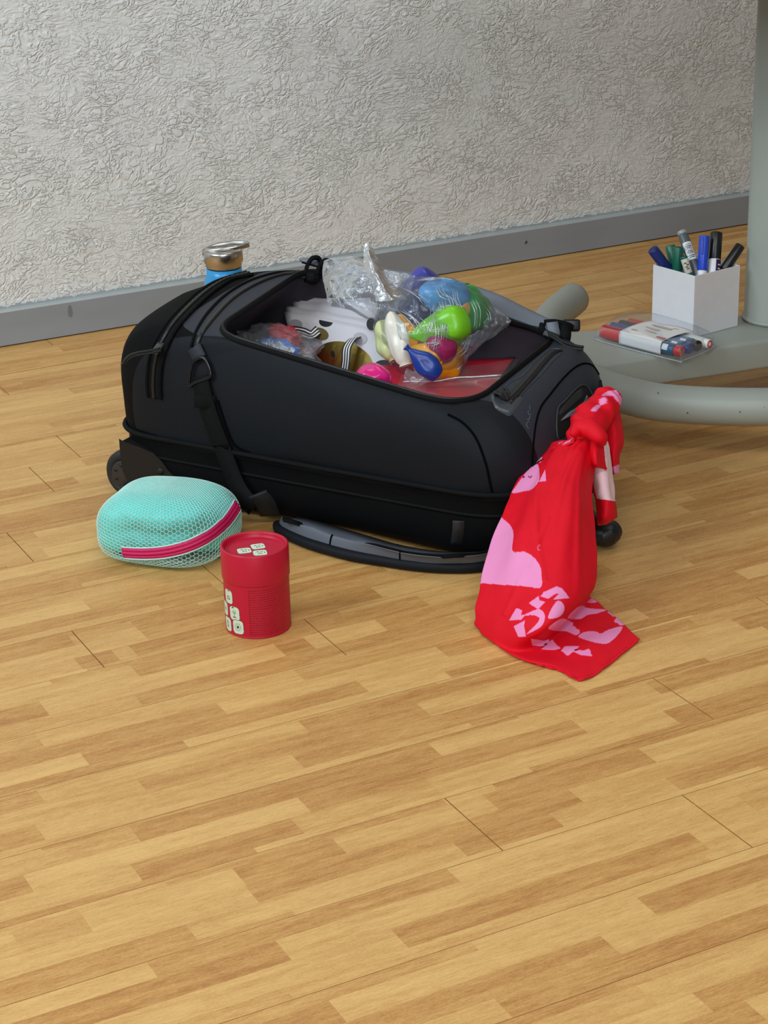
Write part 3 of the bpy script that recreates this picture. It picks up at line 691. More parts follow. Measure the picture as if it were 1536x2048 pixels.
# ---- padded flap trailing on the floor along the near side
fo = [(556, 1052), (562, 1063), (600, 1082), (640, 1096), (700, 1112), (760, 1122), (820, 1131), (880, 1136), (940, 1136), (1000, 1128)]
fi = [(566, 1043), (588, 1046), (618, 1054), (652, 1064), (700, 1078), (760, 1096), (820, 1108), (880, 1114), (940, 1112), (1000, 1102)]
eo = cr([at(x, y, .007) for x, y in fo], 6); ei = cr([at(x, y, .028) for x, y in fi], 6)
G = []
for a, b in zip(eo, ei):
    row = []
    for t in np.linspace(0, 1, 9):
        p = a * (1 - t) + b * t; p[2] += .006 * math.sin(math.pi * t) + .0025 * nz(p, 30); row.append(p)
    row.append(b + np.array([.012, .012, -.004])); row.append(b + np.array([.035, .03, -.012]))
    G.append(row)
FG = mat('flap_lining', srgb(94, 99, 109), .6, weave=.3, wscale=1200, bump=.3, bscale=28, bdist=.005)
V, F = grid(np.array(G)); fl = obj('floor_flap', V, [f[::-1] for f in F], [FG, BLACK], bag); fl['label'] = 'grey padded flap with black binding on the floor'
solid(fl, .004, -1); fl.modifiers['solid'].material_offset = 1
V, F = tube(eo + np.array([0, 0, .0012]), .0072, 10); obj('flap_binding', V, F, SIDE, fl)
for k in (20, 34):
    V, F = tube(np.array([q for q in G[k][:8]]) + np.array([0, 0, .001]), .0012, 6); obj('crease', V, F, SEAM, fl)
# little webbing tab hanging from the low seam
vt = wd(.545, -.004, .075); V, F = ribbon(cr([at(917, 1042, .070) , at(916, 1062, .055), at(913, 1088, .030)], 5), CR, .014, .0015); obj('webbing_tab', V, F, mat('tab_web', srgb(40, 42, 46), .7, weave=.6), bag)
# second strap end at the left of the flap
V, F = ribbon(cr([at(515, 988, .055), at(530, 1005, .040), at(540, 1030, .015)], 5), CR, .026, .003); obj('strap_end', V, F, mat('strap_grey', srgb(30, 32, 36), .7, weave=.6), bag)

# ================================================================== THINGS INSIDE THE BAG
WCARD = mat('white_card', srgb(208, 204, 208), 0.5, spec=.4, var=.02, vscale=25)
INK = mat('black_print', srgb(22, 21, 22), .5); OLIVE = mat('olive_print', srgb(120, 104, 58), .4, .35)
GOLD = mat('gold_foil', srgb(186, 158, 84), .28, 1.0, bump=.25, bscale=18, bdist=.01)
# ---- striped ribbon material: five white and black lines across the strap (colour attribute holds the coordinate)
def stripes():
    m, nt, b = base('striped_ribbon'); a = nd(nt, 'ShaderNodeAttribute', attribute_name='Col'); sp = nd(nt, 'ShaderNodeSeparateColor'); nt.links.new(a.outputs[0], sp.inputs[0])
    q = nd(nt, 'ShaderNodeMath', operation='MULTIPLY'); nt.links.new(sp.outputs[0], q.inputs[0]); q.inputs[1].default_value = 3.5
    f = nd(nt, 'ShaderNodeMath', operation='FRACT'); nt.links.new(q.outputs[0], f.inputs[0])
    g = nd(nt, 'ShaderNodeMath', operation='GREATER_THAN'); nt.links.new(f.outputs[0], g.inputs[0]); g.inputs[1].default_value = .5
    mx = nd(nt, 'ShaderNodeMix', data_type='RGBA'); nt.links.new(g.outputs[0], mx.inputs[0]); mx.inputs[6].default_value = srgb(18, 18, 20); mx.inputs[7].default_value = srgb(232, 230, 228)
    nt.links.new(mx.outputs[2], b.inputs['Base Color']); b.inputs['Roughness'].default_value = .6; return m
STRIPE = stripes()
def striped(name, pts, sides, width, parent, n=8):
    p = cr([np.asarray(q) for q in pts], n); s = cr([np.asarray(q) for q in sides], n); T = norm(np.gradient(p, axis=0))
    s = norm(s - T * np.sum(s * T, 1, keepdims=True)); ts = np.linspace(-.5, .5, 10)
    G = p[:, None] + s[:, None] * ts[None, :, None] * width; V, F = grid(G)
    col = np.tile(np.linspace(0, 1, 10), len(p))[:, None] * np.ones((1, 3)); o = obj(name, V, F, STRIPE, parent, col=col); solid(o, .0006); return o

# ---- flat paper gift bags standing in a leaning stack
def plane_at(tl, tr, bl):
    return np.asarray(tl), np.asarray(tr) - np.asarray(tl), np.asarray(bl) - np.asarray(tl)
TLp, TRp = at(568, 623, .204), at(752, 662, .206)
BLp = at(612, 770, .128); 
def on_plane(x, y, off=0.0):
    n = norm(np.cross(TRp - TLp, BLp - TLp)); n = n if n @ CF < 0 else -n
    d = ray(x, y); t = ((TLp - CAM) @ n + off) / (d @ n); return CAM + d * t
npl = norm(np.cross(TRp - TLp, BLp - TLp)); npl = npl if npl @ CF < 0 else -npl
def sheet_bag(name, quad, off, label, group, depth=.004, ypin=None):
    c = [on_plane(x, y, off) for x, y in quad]
    r_ = root(name, c[3] * .5 + c[2] * .5, label, 'gift bag', group)
    n = 12; G = np.array([[(c[0] * (1 - a) + c[1] * a) * (1 - b) + (c[3] * (1 - a) + c[2] * a) * b + npl * .0016 * math.sin(math.pi * a) for a in np.linspace(0, 1, n)] for b in np.linspace(0, 1, n)])
    V, F = grid(G); f = obj('front_panel', V, F, WCARD, r_); solid(f, .0008)
    G2 = G - npl * (depth + .0008); k = norm(c[0] - c[3]) * .0045; G2[0] += k; G2[1] += k * .8
    V, F = grid(G2); q = obj('back_panel', V, F, WCARD, r_); solid(q, .0008)
    return r_
GG = 'dotted paper gift bags in the open travel bag'
gb = sheet_bag('gift_bag', [(568, 623), (752, 661), (790, 742), (618, 812)], 0, 'frontmost white gift bag with big gold dot and striped handle', GG)
sheet_bag('gift_bag', [(569, 614), (756, 646), (786, 725), (622, 790)], -.012, 'white gift bag second in the stack behind the gold-dotted one', GG)
sheet_bag('gift_bag', [(584, 603), (752, 618), (786, 725), (622, 790)], -.024, 'white gift bag third in the stack behind the gold-dotted one', GG)
sheet_bag('gift_bag', [(596, 594), (745, 606), (786, 725), (622, 790)], -.034, 'white gift bag fourth in the stack behind the gold-dotted one', GG)
sheet_bag('gift_bag', [(608, 582), (740, 596), (786, 725), (622, 790)], -.044, 'rearmost white gift bag of the stack, its edge highest', GG)
def dot(name, cx, cy, rx, ry, m, parent, clip=None, rot=0, off=.0024):
    a = np.linspace(0, 2 * math.pi, 40, endpoint=False); P = []
    for t in a:
        x = cx + rx * math.cos(t) * math.cos(rot) - ry * math.sin(t) * math.sin(rot); y = cy + rx * math.cos(t) * math.sin(rot) + ry * math.sin(t) * math.cos(rot)
        if clip is not None:
            yl = clip(x)
            if y < yl: y = yl
        P.append(on_plane(x, y, off))
    return obj(name, P, [tuple(range(40))], m, parent, smooth=False)
top_edge = lambda x: 624.5 + (x - 568) * (661 - 623) / 184
dot('printed_dot', 652, 643, 14, 11, INK, gb, clip=lambda x: top_edge(x) + .5)
dot('printed_dot', 592, 648, 13, 9, mat('grey_dot', srgb(150, 147, 152), .5), gb, rot=.2)
dot('printed_dot', 596, 690, 15, 9, INK, gb, rot=.4)
dot('gold_dot', 641, 668, 17, 12, OLIVE, gb, rot=.4)
dot('gold_dot', 687, 722, 59, 38, GOLD, gb, rot=.25)
dot('printed_dot', 720, 677, 14, 12, mat('light_grey_dot', srgb(176, 173, 178), .5), gb, rot=.3)
dot('printed_dot', 765, 728, 15, 8, INK, gb, rot=-.1)
dot('printed_dot', 702, 757, 14, 7, INK, gb, off=.003)
dot('printed_dot', 742, 648, 9, 12, INK, gb, off=.0026)
dot('handle_hole', 665, 708, 4, 7, mat('hole_dark', (.004, .003, .002), .9), gb, off=.003, rot=-.2)
sd = norm(TLp - BLp)
def op(x, y, h): return on_plane(x, y, h)
striped('ribbon_handle', [op(566, 664, .008), op(585, 662, .012), op(605, 665, .014), op(622, 671, .012), op(634, 663, .006), op(637, 660, .002)], [sd] * 6, .014, gb)
striped('ribbon_handle', [op(713, 675, .003), op(704, 680, .014), op(694, 697, .018), op(692, 722, .016), op(688, 748, .012), op(683, 764, .008)], [norm(TRp - TLp) + .3 * sd] * 3 + [norm(TRp - TLp)] * 3, .0145, gb)
striped('ribbon_handle', [op(632, 742, .010), op(645, 745, .014), op(658, 740, .012), op(668, 748, .010), op(682, 764, .008)], [sd, sd, sd, norm(sd + norm(TRp - TLp)), norm(TRp - TLp)], .011, gb)

# ---- red paper in a clear sleeve lying on the contents
zr = .156
RP = mat('red_paper', srgb(204, 22, 54), .5, var=.05, vscale=10)
q = [at(762, 733, .174), at(1030, 716, .164), at(938, 840, .163), at(690, 806, .172)]
red = root('document_sleeve', sum(q) / 4, 'clear plastic sleeve holding red paper inside the travel bag', 'sleeve')
n = 14
def bil(q, a, b): return (q[0] * (1 - a) + q[1] * a) * (1 - b) + (q[3] * (1 - a) + q[2] * a) * b
G = np.array([[bil(q, a, b) + np.array([0, 0, .003 * nz((a * 3, b * 3, 1), 1)]) for a in np.linspace(0, 1, n)] for b in np.linspace(0, 1, n)])
V, F = grid(G); solid(obj('red_paper', V, F, RP, red), .002)
SL = film('sleeve_film', haze=.05, gloss=.015, rough=.3, bump=.25, bscale=14, edge=.2)
q2 = [at(806, 748, .183), at(1040, 718, .178), at(950, 838, .174), at(770, 812, .180)]
def sleeve_p(a, b): return bil(q2, a, b) + np.array([0, 0, .004 * nz((a * 4, b * 5, 3), 1) + .010 * math.exp(-((b - .32 - .1 * a) / .06) ** 2) * a])
G = np.array([[sleeve_p(a, b) for a in np.linspace(0, 1, 40)] for b in np.linspace(0, 1, 40)])
V, F = grid(G); obj('clear_sleeve', V, F, SL, red)
V, F = tube(np.array([sleeve_p(a, .33 + .1 * a) + np.array([0, 0, .0012]) for a in np.linspace(.05, 1, 20)]), .0011, 6); obj('sleeve_edge', V, F, film('sleeve_fold', haze=.55, gloss=.25, rough=.2), red)
# ---- clear zip pouch with a red and a blue packet
pc = at(552, 698, .196)
CLR = film('pouch_film', haze=.07, gloss=.04, rough=.2, bump=.7, bscale=45, edge=.4)
cp = root('clear_pouch', pc, 'crumpled clear pouch holding red and blue packets beside the gift bags', 'pouch')
pouch_px = [(458, 668), (488, 646), (520, 652), (556, 668), (600, 690), (624, 712), (642, 748), (600, 742), (545, 728), (500, 712), (470, 700)]
ex = norm(at(642, 748, .196) - at(458, 668, .20)); ey = norm(np.cross([0, 0, 1], ex)); ez = np.cross(ex, ey)
V, F = blob(pc, ex * .068, ey * .046 , ez * .026, amp=.3, fr=2.2, seed=2, e=.8); obj('pouch_film', V, F, CLR, cp)
V, F = blob(pc - ex * .030 + ey * .034 + ez * .002, ex * .026, ey * .016, ez * .014, amp=.2, seed=4, e=.7); obj('red_packet', V, F, mat('red_packet', srgb(205, 22, 50), .35), cp)
V, F = blob(pc + ex * .012 - ey * .004, ex * .034, ey * .020, ez * .014, amp=.2, seed=5, e=.75); obj('blue_packet', V, F, mat('blue_packet', srgb(24, 104, 190), .35, bump=.4, bscale=60, bdist=.004), cp)
G = np.array([[pc + ex * (.012 + .056 * a) - ey * (.012 + .018 * b) + ez * (.018 + .006 * nz((a * 5, b * 4, 2), 1)) for a in np.linspace(0, 1, 14)] for b in np.linspace(0, 1, 10)])
V, F = grid(G); obj('white_packet', V, F, film('milky', haze=.4, gloss=.2, rough=.25, bump=.8, bscale=60), cp)

# ---- balloons
def balloon(name, tail, head, r, col, label, group='balloons in the clear plastic bag', flat=1.0, seed=0, neck=.32, curl=0.0, rough=.34, tw=None, lip=True, p=.85):
    """limp balloon: a rounded body at 'head', a neck and rolled lip at 'tail'"""
    t, h = np.asarray(tail, float), np.asarray(head, float); ax = norm(h - t); L = np.linalg.norm(h - t)
    s1 = norm(np.cross(ax, CF)) if tw is None else norm(tw); s1 = norm(s1 - ax * (s1 @ ax)); s2 = np.cross(ax, s1)
    ro = root(name, h, label, 'balloon', group)
    n, m_ = 30, 30; G = []
    for i in range(n):
        k = i / (n - 1)
        w_ = r * max(neck * .45 * max(0, 1 - k * 1.6), math.sin(math.pi * min(.999, (.06 if p < 1.3 else .0) + .93 * k ** p)) ** .55) if k > .06 else r * neck * .5
        if k == 1: w_ = 1e-4
        c = t + (h - t) * k + s2 * curl * math.sin(math.pi * k)
        ring_ = []
        for j in range(m_):
            a = 2 * math.pi * j / m_; q = c + w_ * (math.cos(a) * s1 + math.sin(a) * s2 * flat)
            q = q + norm(q - c + 1e-9) * w_ * (.26 * nz((math.cos(a) * 1.3 + seed * 5, math.sin(a) * 1.3, k * 3.0), 1.0) + .07 * math.sin(a * 3 + seed) * (1 - k) * k * 3)
            ring_.append(q)
        G.append(ring_)
    V, F = grid(np.array(G), cv=True); F += [tuple(range(m_))[::-1], tuple((n - 1) * m_ + j for j in range(m_))]
    mt = mat('latex_' + name, col, rough, spec=.5, sub=.0, bump=.15, bscale=90, bdist=.003, coat=.15)
    obj('latex_body', V, F, mt, ro)
    if lip:
        a = np.linspace(0, 2 * math.pi, 20, endpoint=False); V, F = tube(np.array([t + r * neck * .55 * (math.cos(b) * s1 + math.sin(b) * s2 * max(flat, .5)) for b in a]), r * .055, 6, closed=True); obj('rolled_lip', V, F, mt, ro)
    return ro
DB = 2.585                     # depth of the middle of the clear bag
def Q(x, y, d=0.0): return P3(x, y, DB + d)
balloon('purple_balloon', Q(880, 572, .05), Q(808, 582, .03), .027, srgb(62, 64, 156), 'dark indigo balloon behind the sky blue one in the plastic bag', seed=1, flat=.8)
balloon('sky_blue_balloon', Q(938, 600, .0), Q(838, 584, -.03), .0235, srgb(84, 158, 216), 'fat sky blue balloon topping the plastic bag', seed=2, neck=.9, p=.95)
balloon('peach_balloon', Q(940, 628, .0), Q(892, 596, -.01), .017, srgb(240, 178, 98), 'peach balloon between sky blue and dark green ones', seed=3)
balloon('dark_green_balloon', Q(922, 580, .02), Q(970, 655, .0), .026, srgb(30, 150, 62), 'dark green balloon at the right of the plastic bag', seed=4, neck=.9, p=.95)
balloon('lime_balloon', Q(808, 676, -.055), Q(942, 640, -.060), .0255, srgb(120, 200, 28), 'lime green balloon with its neck stretched out across the plastic bag', seed=5, neck=.55, curl=.003, flat=.9, p=1.9)
balloon('navy_balloon', Q(800, 640, .01), Q(880, 612, .01), .027, srgb(44, 54, 88), 'dark slate balloon deep in the middle of the plastic bag', seed=6, neck=.8)
balloon('amber_balloon', Q(830, 722, -.045), Q(797, 628, -.045), .0165, srgb(246, 164, 24), 'slim amber balloon squeezed beside the white one', seed=7, neck=.8)
balloon('white_balloon', Q(812, 730, -.062), Q(780, 622, -.058), .0150, srgb(236, 230, 214), 'wrinkled white balloon at the left of the plastic bag', seed=8, neck=1.0, flat=.8)
balloon('cream_balloon', Q(790, 720, -.03), Q(760, 640, -.02), .0165, srgb(214, 220, 160), 'pale yellow-green balloon at the far left of the plastic bag', seed=9, neck=.8)
balloon('magenta_balloon', Q(846, 690, -.045), Q(912, 698, -.070), .0205, srgb(158, 30, 88), 'dark magenta balloon under the lime one', seed=10, neck=1.2, p=1.2)
balloon('orange_balloon', Q(850, 742, -.035), Q(926, 696, -.025), .0265, srgb(250, 166, 20), 'big orange balloon at the bottom right of the plastic bag', seed=11, neck=.9)
balloon('yellow_balloon', Q(880, 730, -.060), Q(816, 698, -.062), .0165, srgb(252, 176, 30), 'yellow-orange balloon with a creased end above the royal blue one', seed=12, neck=.9)
balloon('royal_blue_balloon', Q(812, 694, -.088), Q(880, 752, -.078), .0150, srgb(28, 62, 150), 'royal blue balloon lowest in the plastic bag', seed=13, neck=.5, flat=.7, p=1.7)
balloon('pink_balloon', at(776, 758, .197), at(708, 770, .196), .0235, srgb(226, 30, 128), 'hot pink balloon lying loose beside the gift bags', None, seed=14, neck=.8, rough=.25)

# ---- the clear bag itself: bulging body, gathered neck and two crumpled skirts
pb = root('plastic_bag', at(850, 765, .152), 'clear plastic bag full of colourful balloons in the travel bag', 'plastic bag')
PF = film('bag_film', haze=.05, gloss=.035, rough=.09, bump=1.0, bscale=26, detail=4.0)
PF2 = film('bag_film_open', haze=.17, gloss=.07, rough=.14, bump=1.0, bscale=30, detail=4.0)
def rel(x, y): return np.array([x, y])
outl = smoothpoly([(752, 640), (778, 590), (830, 556), (900, 556), (955, 580), (990, 630), (968, 680), (936, 715), (925, 745), (880, 768), (838, 772), (800, 742), (762, 702)], 8)
cx, cy = 862, 662; NR = 26; G = []
for i in range(NR + 1):
    t = i / NR; ph = math.pi * t          # 0 front pole .. pi back pole
    ring_ = []
    for (x, y) in outl:
        k = math.sin(ph) ** .75 if t not in (0, 1) else 0.001
        p = Q(cx + (x - cx) * k, cy + (y - cy) * k, -.082 * math.cos(ph) * (1.0))
        n_ = .0050 * nz(p, 38) + .0030 * nz(p + 5, 85); p = p + norm(p - Q(cx, cy)) * n_; ring_.append(p)
    G.append(ring_)
V, F = grid(np.array(G), cv=True); BODY_V, BODY_F = V.tolist(), [tuple(int(q) for q in f) for f in F]; obj('bag_body', V, F, PF, pb)
def crumple(name, rows, amp=.004, fr=40, seed=0, sub=(8, 8), m=PF2):
    """film sheet through rows of (x, y, depth offset)"""
    R = [cr([Q(*p) for p in r], sub[1]) for r in rows]; R = np.array(R); C_ = np.array([cr(R[:, j], sub[0]) for j in range(R.shape[1])]).transpose(1, 0, 2)
    for i in range(C_.shape[0]):
        for j in range(C_.shape[1]):
            p = C_[i, j]; C_[i, j] = p + CF * amp * 1.6 * nz(p + seed, fr) + CU * amp * .7 * nz(p + seed + 9, fr * 1.3) + CF * amp * .8 * nz(p + seed, fr * 2.6)
    V, F = grid(C_); return obj(name, V, F, m, pb)
crumple('bag_mouth', [[(648, 522, .05), (690, 514, .03), (738, 520, .01), (780, 542, .0), (830, 552, .0)],
                      [(645, 548, .04), (690, 545, .0), (740, 550, -.02), (780, 570, -.01), (822, 580, -.01)],
                      [(652, 580, .03), (694, 578, -.01), (740, 588, -.03), (775, 600, -.02), (800, 615, -.02)],
                      [(656, 604, .02), (700, 606, -.01), (742, 622, -.02), (765, 634, -.02), (775, 648, -.02)],
                      [(662, 612, .02), (702, 624, .0), (738, 640, .0), (752, 652, .0), (765, 668, .0)]], amp=.009, fr=26, seed=1)
crumple('bag_mouth', [[(652, 528, .07), (700, 518, .06), (745, 530, .05), (800, 545, .04), (850, 556, .03)],
                      [(660, 570, .06), (705, 565, .05), (750, 572, .04), (800, 578, .03), (840, 590, .02)],
                      [(668, 608, .05), (710, 612, .04), (748, 620, .03), (790, 625, .03), (820, 635, .02)]], amp=.009, fr=30, seed=3)
crumple('film_spike', [[(731, 486, .0), (737, 483, .0), (742, 488, .0)], [(727, 510, -.005), (738, 506, -.012), (754, 514, -.005)], [(730, 540, -.01), (748, 538, -.022), (770, 545, -.01)],
                       [(745, 572, -.02), (764, 572, -.035), (790, 575, -.02)], [(752, 605, -.03), (778, 600, -.045), (815, 600, -.03)]], amp=.003, fr=40, seed=5, sub=(8, 6), m=film('film_fold', haze=.32, gloss=.25, rough=.2, bump=.8, bscale=40))
crumple('film_corner', [[(955, 590, .0), (968, 640, -.01), (955, 690, .0)], [(985, 612, .0), (992, 645, -.012), (980, 678, .0)], [(1004, 628, .0), (1008, 648, -.004), (1000, 664, .0)], [(1022, 642, .0), (1021, 646, .0), (1018, 650, .0)]], amp=.004, fr=50, seed=6)
crumple('film_corner', [[(812, 738, -.07), (838, 742, -.085), (870, 745, -.07)], [(808, 758, -.07), (834, 762, -.085), (880, 758, -.07)], [(818, 772, -.07), (830, 776, -.075), (846, 770, -.07)]], amp=.004, fr=55, seed=7)

# sharp creases pulled down over the balloons, whitened to paint in gloss streaks
tb = BVHTree.FromPolygons([Vector(p) for p in np.array(BODY_V)], BODY_F)
CREASE = film('film_crease', haze=.5, gloss=.3, rough=.15, bump=.4, bscale=60)
rc = random.Random(11)
cre = [[(878, 600), (886, 640), (880, 690)], [(862, 610), (858, 650), (840, 690)], [(893, 590), (902, 610), (898, 640)], [(905, 575), (908, 600), (922, 625)], [(842, 655), (870, 662), (905, 650)], [(850, 690), (870, 684), (900, 690)], [(940, 600), (950, 625), (948, 660)], [(800, 575), (830, 590), (850, 610)], [(790, 620), (820, 640), (835, 670)],
       [(812, 715), (835, 745), (845, 765)], [(900, 720), (925, 700), (935, 670)], [(830, 560), (870, 556), (910, 562)], [(780, 640), (790, 680), (815, 735)], [(868, 640), (872, 670), (866, 700)], [(915, 620), (928, 650), (920, 690)], [(880, 745), (905, 740), (922, 722)], [(870, 570), (880, 590), (900, 600)], [(962, 610), (975, 630), (978, 655)]]
parts = []
for L in cre:
    for d_ in (0, rc.uniform(3, 7), rc.uniform(8, 14)):
        P, N = drape([(x + d_, y + rc.uniform(-4, 4)) for x, y in L], .0004, 7, tb)
        if len(P) > 4:
            P = smooth(P, 2); parts.append(tube(P, np.sin(np.linspace(.05, math.pi - .05, len(P))) * rc.uniform(.0003, .0008), 5))
V, F = merge(*parts); o = obj('film_gloss_creases', V, F, CREASE, pb); o['kind'] = 'stuff'

# ================================================================== BOTTLE BEHIND THE BAG
bc = P3(447, 520, 3.02); bx, by = bc[0], bc[1]
bottle = root('water_bottle', (bx, by, 0), 'blue steel water bottle with a metal cap behind the travel bag', 'bottle')
STEEL = mat('brushed_steel', srgb(196, 192, 186), .28, 1.0, bump=.1, bscale=300, bdist=.0004); BLUE = mat('blue_coat', srgb(40, 150, 212), .38, coat=.2)
def zat(x, y): d = ray(x, y); t = math.hypot(bx - CAM[0], by - CAM[1]) / math.hypot(d[0], d[1]); return (CAM + d * t)[2]
zc0, zc1 = zat(447, 535), zat(447, 499)
V, F = lathe([(.030, 0), (.0355, .002), (.0362, .006), (.0362, .125), (.0358, .14), (.034, .155), (.0305, zc0 - .018), (.0278, zc0 - .010), (.0272, zc0)], (bx, by, 0), n=56); obj('bottle_body', V, F, BLUE, bottle)
V, F = lathe([(.026, zc0 - .001), (.026, zc0 + .003), (.0001, zc0 + .003)], (bx, by, 0), n=40); obj('seal_ring', V, F, BPLA, bottle)
V, F = lathe([(.0265, zc0 + .002), (.0275, zc0 + .003), (.0275, zc0 + .008), (.0300, zc0 + .010), (.0302, zc1 - .003), (.0292, zc1), (.0280, zc1 + .0005), (.024, zc1 + .001), (.0001, zc1 + .001)], (bx, by, 0), n=56); cap = obj('cap', V, F, STEEL, bottle)
dx = norm(np.array([CR[0], CR[1], 0])); dy = np.array([-dx[1], dx[0], 0]); cz = zc1 - .0085
hl = []
for t in np.linspace(0, math.pi, 24): hl.append(np.array([bx, by, cz]) + dx * (-.0315 + .0685 * (1 - math.cos(t)) / 2 * 1.05) - dy * .0285 * math.sin(t) * .6 + np.array([0, 0, .002 + .0135 * math.sin(t * .55 + .12)]))
hl2 = [p - 2 * dy * (((p - np.array([bx, by, 0])) @ -dy)) * -1 for p in hl]
V1 = ribbon(np.array(hl), np.array([0, 0, 1.0]), .0065, .0018); hl2 = [p + dy * 2 * ((np.array([bx, by, 0]) - p) @ dy) for p in hl]
V2 = ribbon(np.array(hl2), np.array([0, 0, 1.0]), .0065, .0018); V, F = merge(V1, V2); obj('carry_loop', V, F, STEEL, cap)

# ================================================================== RED CARDBOARD CAN
cc_ = np.array([.8085, 1.9065, 0]); cr_ = .0385; ch = .103; zs = .0655
can = root('cardboard_can', cc_, 'round red cardboard can with lid and printed white tiles', 'can')
camdir = norm(np.array([CAM[0] - cc_[0], CAM[1] - cc_[1], 0])); side_ = np.cross([0, 0, 1.0], camdir)     # side_ points to the right in the picture
RED = np.array(srgb(188, 10, 48)[:3]); DRED = np.array(srgb(128, 4, 28)[:3]); TILE = np.array(srgb(206, 222, 198)[:3]); GRN = np.array(srgb(70, 120, 84)[:3]); DK = np.array(srgb(40, 48, 40)[:3])
CANM = mat('red_card', srgb(188, 10, 48), .42, spec=.45, attr=True, bump=.06, bscale=700, bdist=.0004)
PLAINRED = mat('red_card_plain', srgb(188, 10, 48), .42, spec=.45, bump=.06, bscale=700, bdist=.0004)
na, nh = 900, 330; ang = np.linspace(0, 2 * math.pi, na, endpoint=False); hz = np.linspace(.0022, zs, nh)
AA, HH = np.meshgrid(ang, hz); pts = cc_ + (np.cos(AA)[..., None] * camdir + np.sin(AA)[..., None] * side_) * (cr_ - .0006) + HH[..., None] * np.array([0, 0, 1.0])
X = ((AA + math.pi) % (2 * math.pi) - math.pi) * cr_ * 1000; Y = HH * 1000           # millimetres round the can and up
Cc = np.tile(RED, (nh, na, 1))
def rr(X, Y, cx, cy, hw, hh, r, rot=0):
    c, s = math.cos(rot), math.sin(rot); x = (X - cx) * c + (Y - cy) * s; y = -(X - cx) * s + (Y - cy) * c
    qx = np.abs(x) - hw + r; qy = np.abs(y) - hh + r
    return np.hypot(np.maximum(qx, 0), np.maximum(qy, 0)) + np.minimum(np.maximum(qx, qy), 0) - r, x, y
tiles = [(-40.0, 47.5, 'cake'), (-51.0, 29.5, 'heads'), (-30.5, 29.0, 'tulip'), (-45.0, 11.5, 'leaf'), (-26.0, 13.0, 'sun')]
for cx0, cy0, ic in tiles:
    d, x, y = rr(X, Y, cx0, cy0, 7.6, 8.4, 4.2, .04)
    Cc[d < .6] = DRED * .8; Cc[d < 0] = TILE * .92; Cc[d < -.5] = TILE
    if ic == 'sun':
        q = np.hypot(x, y); a = np.arctan2(y, x); Cc[q < 1.7] = DK; Cc[(q > 2.6) & (q < 5.2) & (np.abs(((a / (2 * np.pi) * 12) % 1) - .5) > .38)] = DK
    if ic == 'tulip':
        Cc[(np.abs(x) < .4) & (y < 1) & (y > -4)] = GRN; Cc[(np.hypot(x, y - 2) < 2.6) & (np.hypot(x, y - 2) > 1.9) & (y < 3)] = GRN; Cc[(np.abs(np.abs(x) - 1.2) < .35) & (y > 1) & (y < 4.4)] = GRN
        Cc[(np.abs(x) < 2.4) & (np.abs(y + 4.6) < .6)] = DK; Cc[(np.abs(x + 2) < 1.6) & (np.abs(y - 7) < .8)] = DK
    if ic == 'cake':
        Cc[(np.abs(x) < 3.0) & (np.abs(y + 3) < .5)] = DK; Cc[(np.abs(np.hypot(x, y + 2.2) - 2.6) < .45) & (y > -2.5)] = DK; Cc[(np.abs(x) < 2.4) & (np.abs(y - .2) < .35)] = DK; Cc[(np.abs(x - 1) < 2) & (np.abs(y - 7.2) < .7)] = GRN
    if ic == 'heads':
        for k in (-2.2, 0.4, 3.0): Cc[(np.hypot((x - k) / 1.0, (y) / 2.2) < 1) & (np.hypot((x - k) / .5, (y) / 1.5) > 1)] = DK
    if ic == 'leaf':
        Cc[np.abs(np.hypot(x * 1.3, y * .7) - 2.4) < .5] = GRN; Cc[(np.abs(x) < .35) & (np.abs(y) < 4)] = DK
rt = random.Random(5)
for k in range(20):                          # twenty lines of tiny dark red text (too small to read in the photograph)
    yb = 60.4 - k * 2.86; x = -10.5; 
    Cc[(X > x) & (X < x + 2.6) & (np.abs(Y - yb) < .66)] = DRED; x += 3.2 + rt.uniform(0, .9)
    while x < 37 + rt.uniform(-4, 3):
        wl = rt.uniform(1.2, 4.6); n = max(1, int(wl / 1.0))
        for i in range(n):
            h0 = rt.choice([.5, .5, .68]); Cc[(X > x + i * 1.0) & (X < x + i * 1.0 + .82) & (np.abs(Y - yb) < h0)] = DRED
        x += n * 1.0 + .55
V, F = grid(np.concatenate([pts]), cv=True)
body = obj('can_body', V, F, CANM, can, col=Cc.reshape(-1, 3))
V, F = lathe([(.036, .0006), (cr_ - .0012, .0003), (cr_ - .0004, .0012), (cr_ - .0006, .0024)], cc_, n=72); obj('can_foot', V, F, PLAINRED, can)
V, F = lathe([(.0001, .0012), (cr_ - .003, .0012), (cr_ - .002, .0005)], cc_, n=60); obj('can_base', V, F, PLAINRED, can)
V, F = lathe([(cr_ - .0004, zs - .001), (cr_ + .0004, zs), (cr_ + .0006, zs + .0008), (cr_ + .0006, ch - .0016), (cr_ - .0002, ch - .0002), (cr_ - .0014, ch), (cr_ - .0030, ch - .0006), (cr_ - .0036, ch - .002), (cr_ - .0038, ch - .0064), (cr_ - .0045, ch - .0068), (.0001, ch - .0068)], cc_, n=96); lid_ = obj('can_lid', V, F, PLAINRED, can)
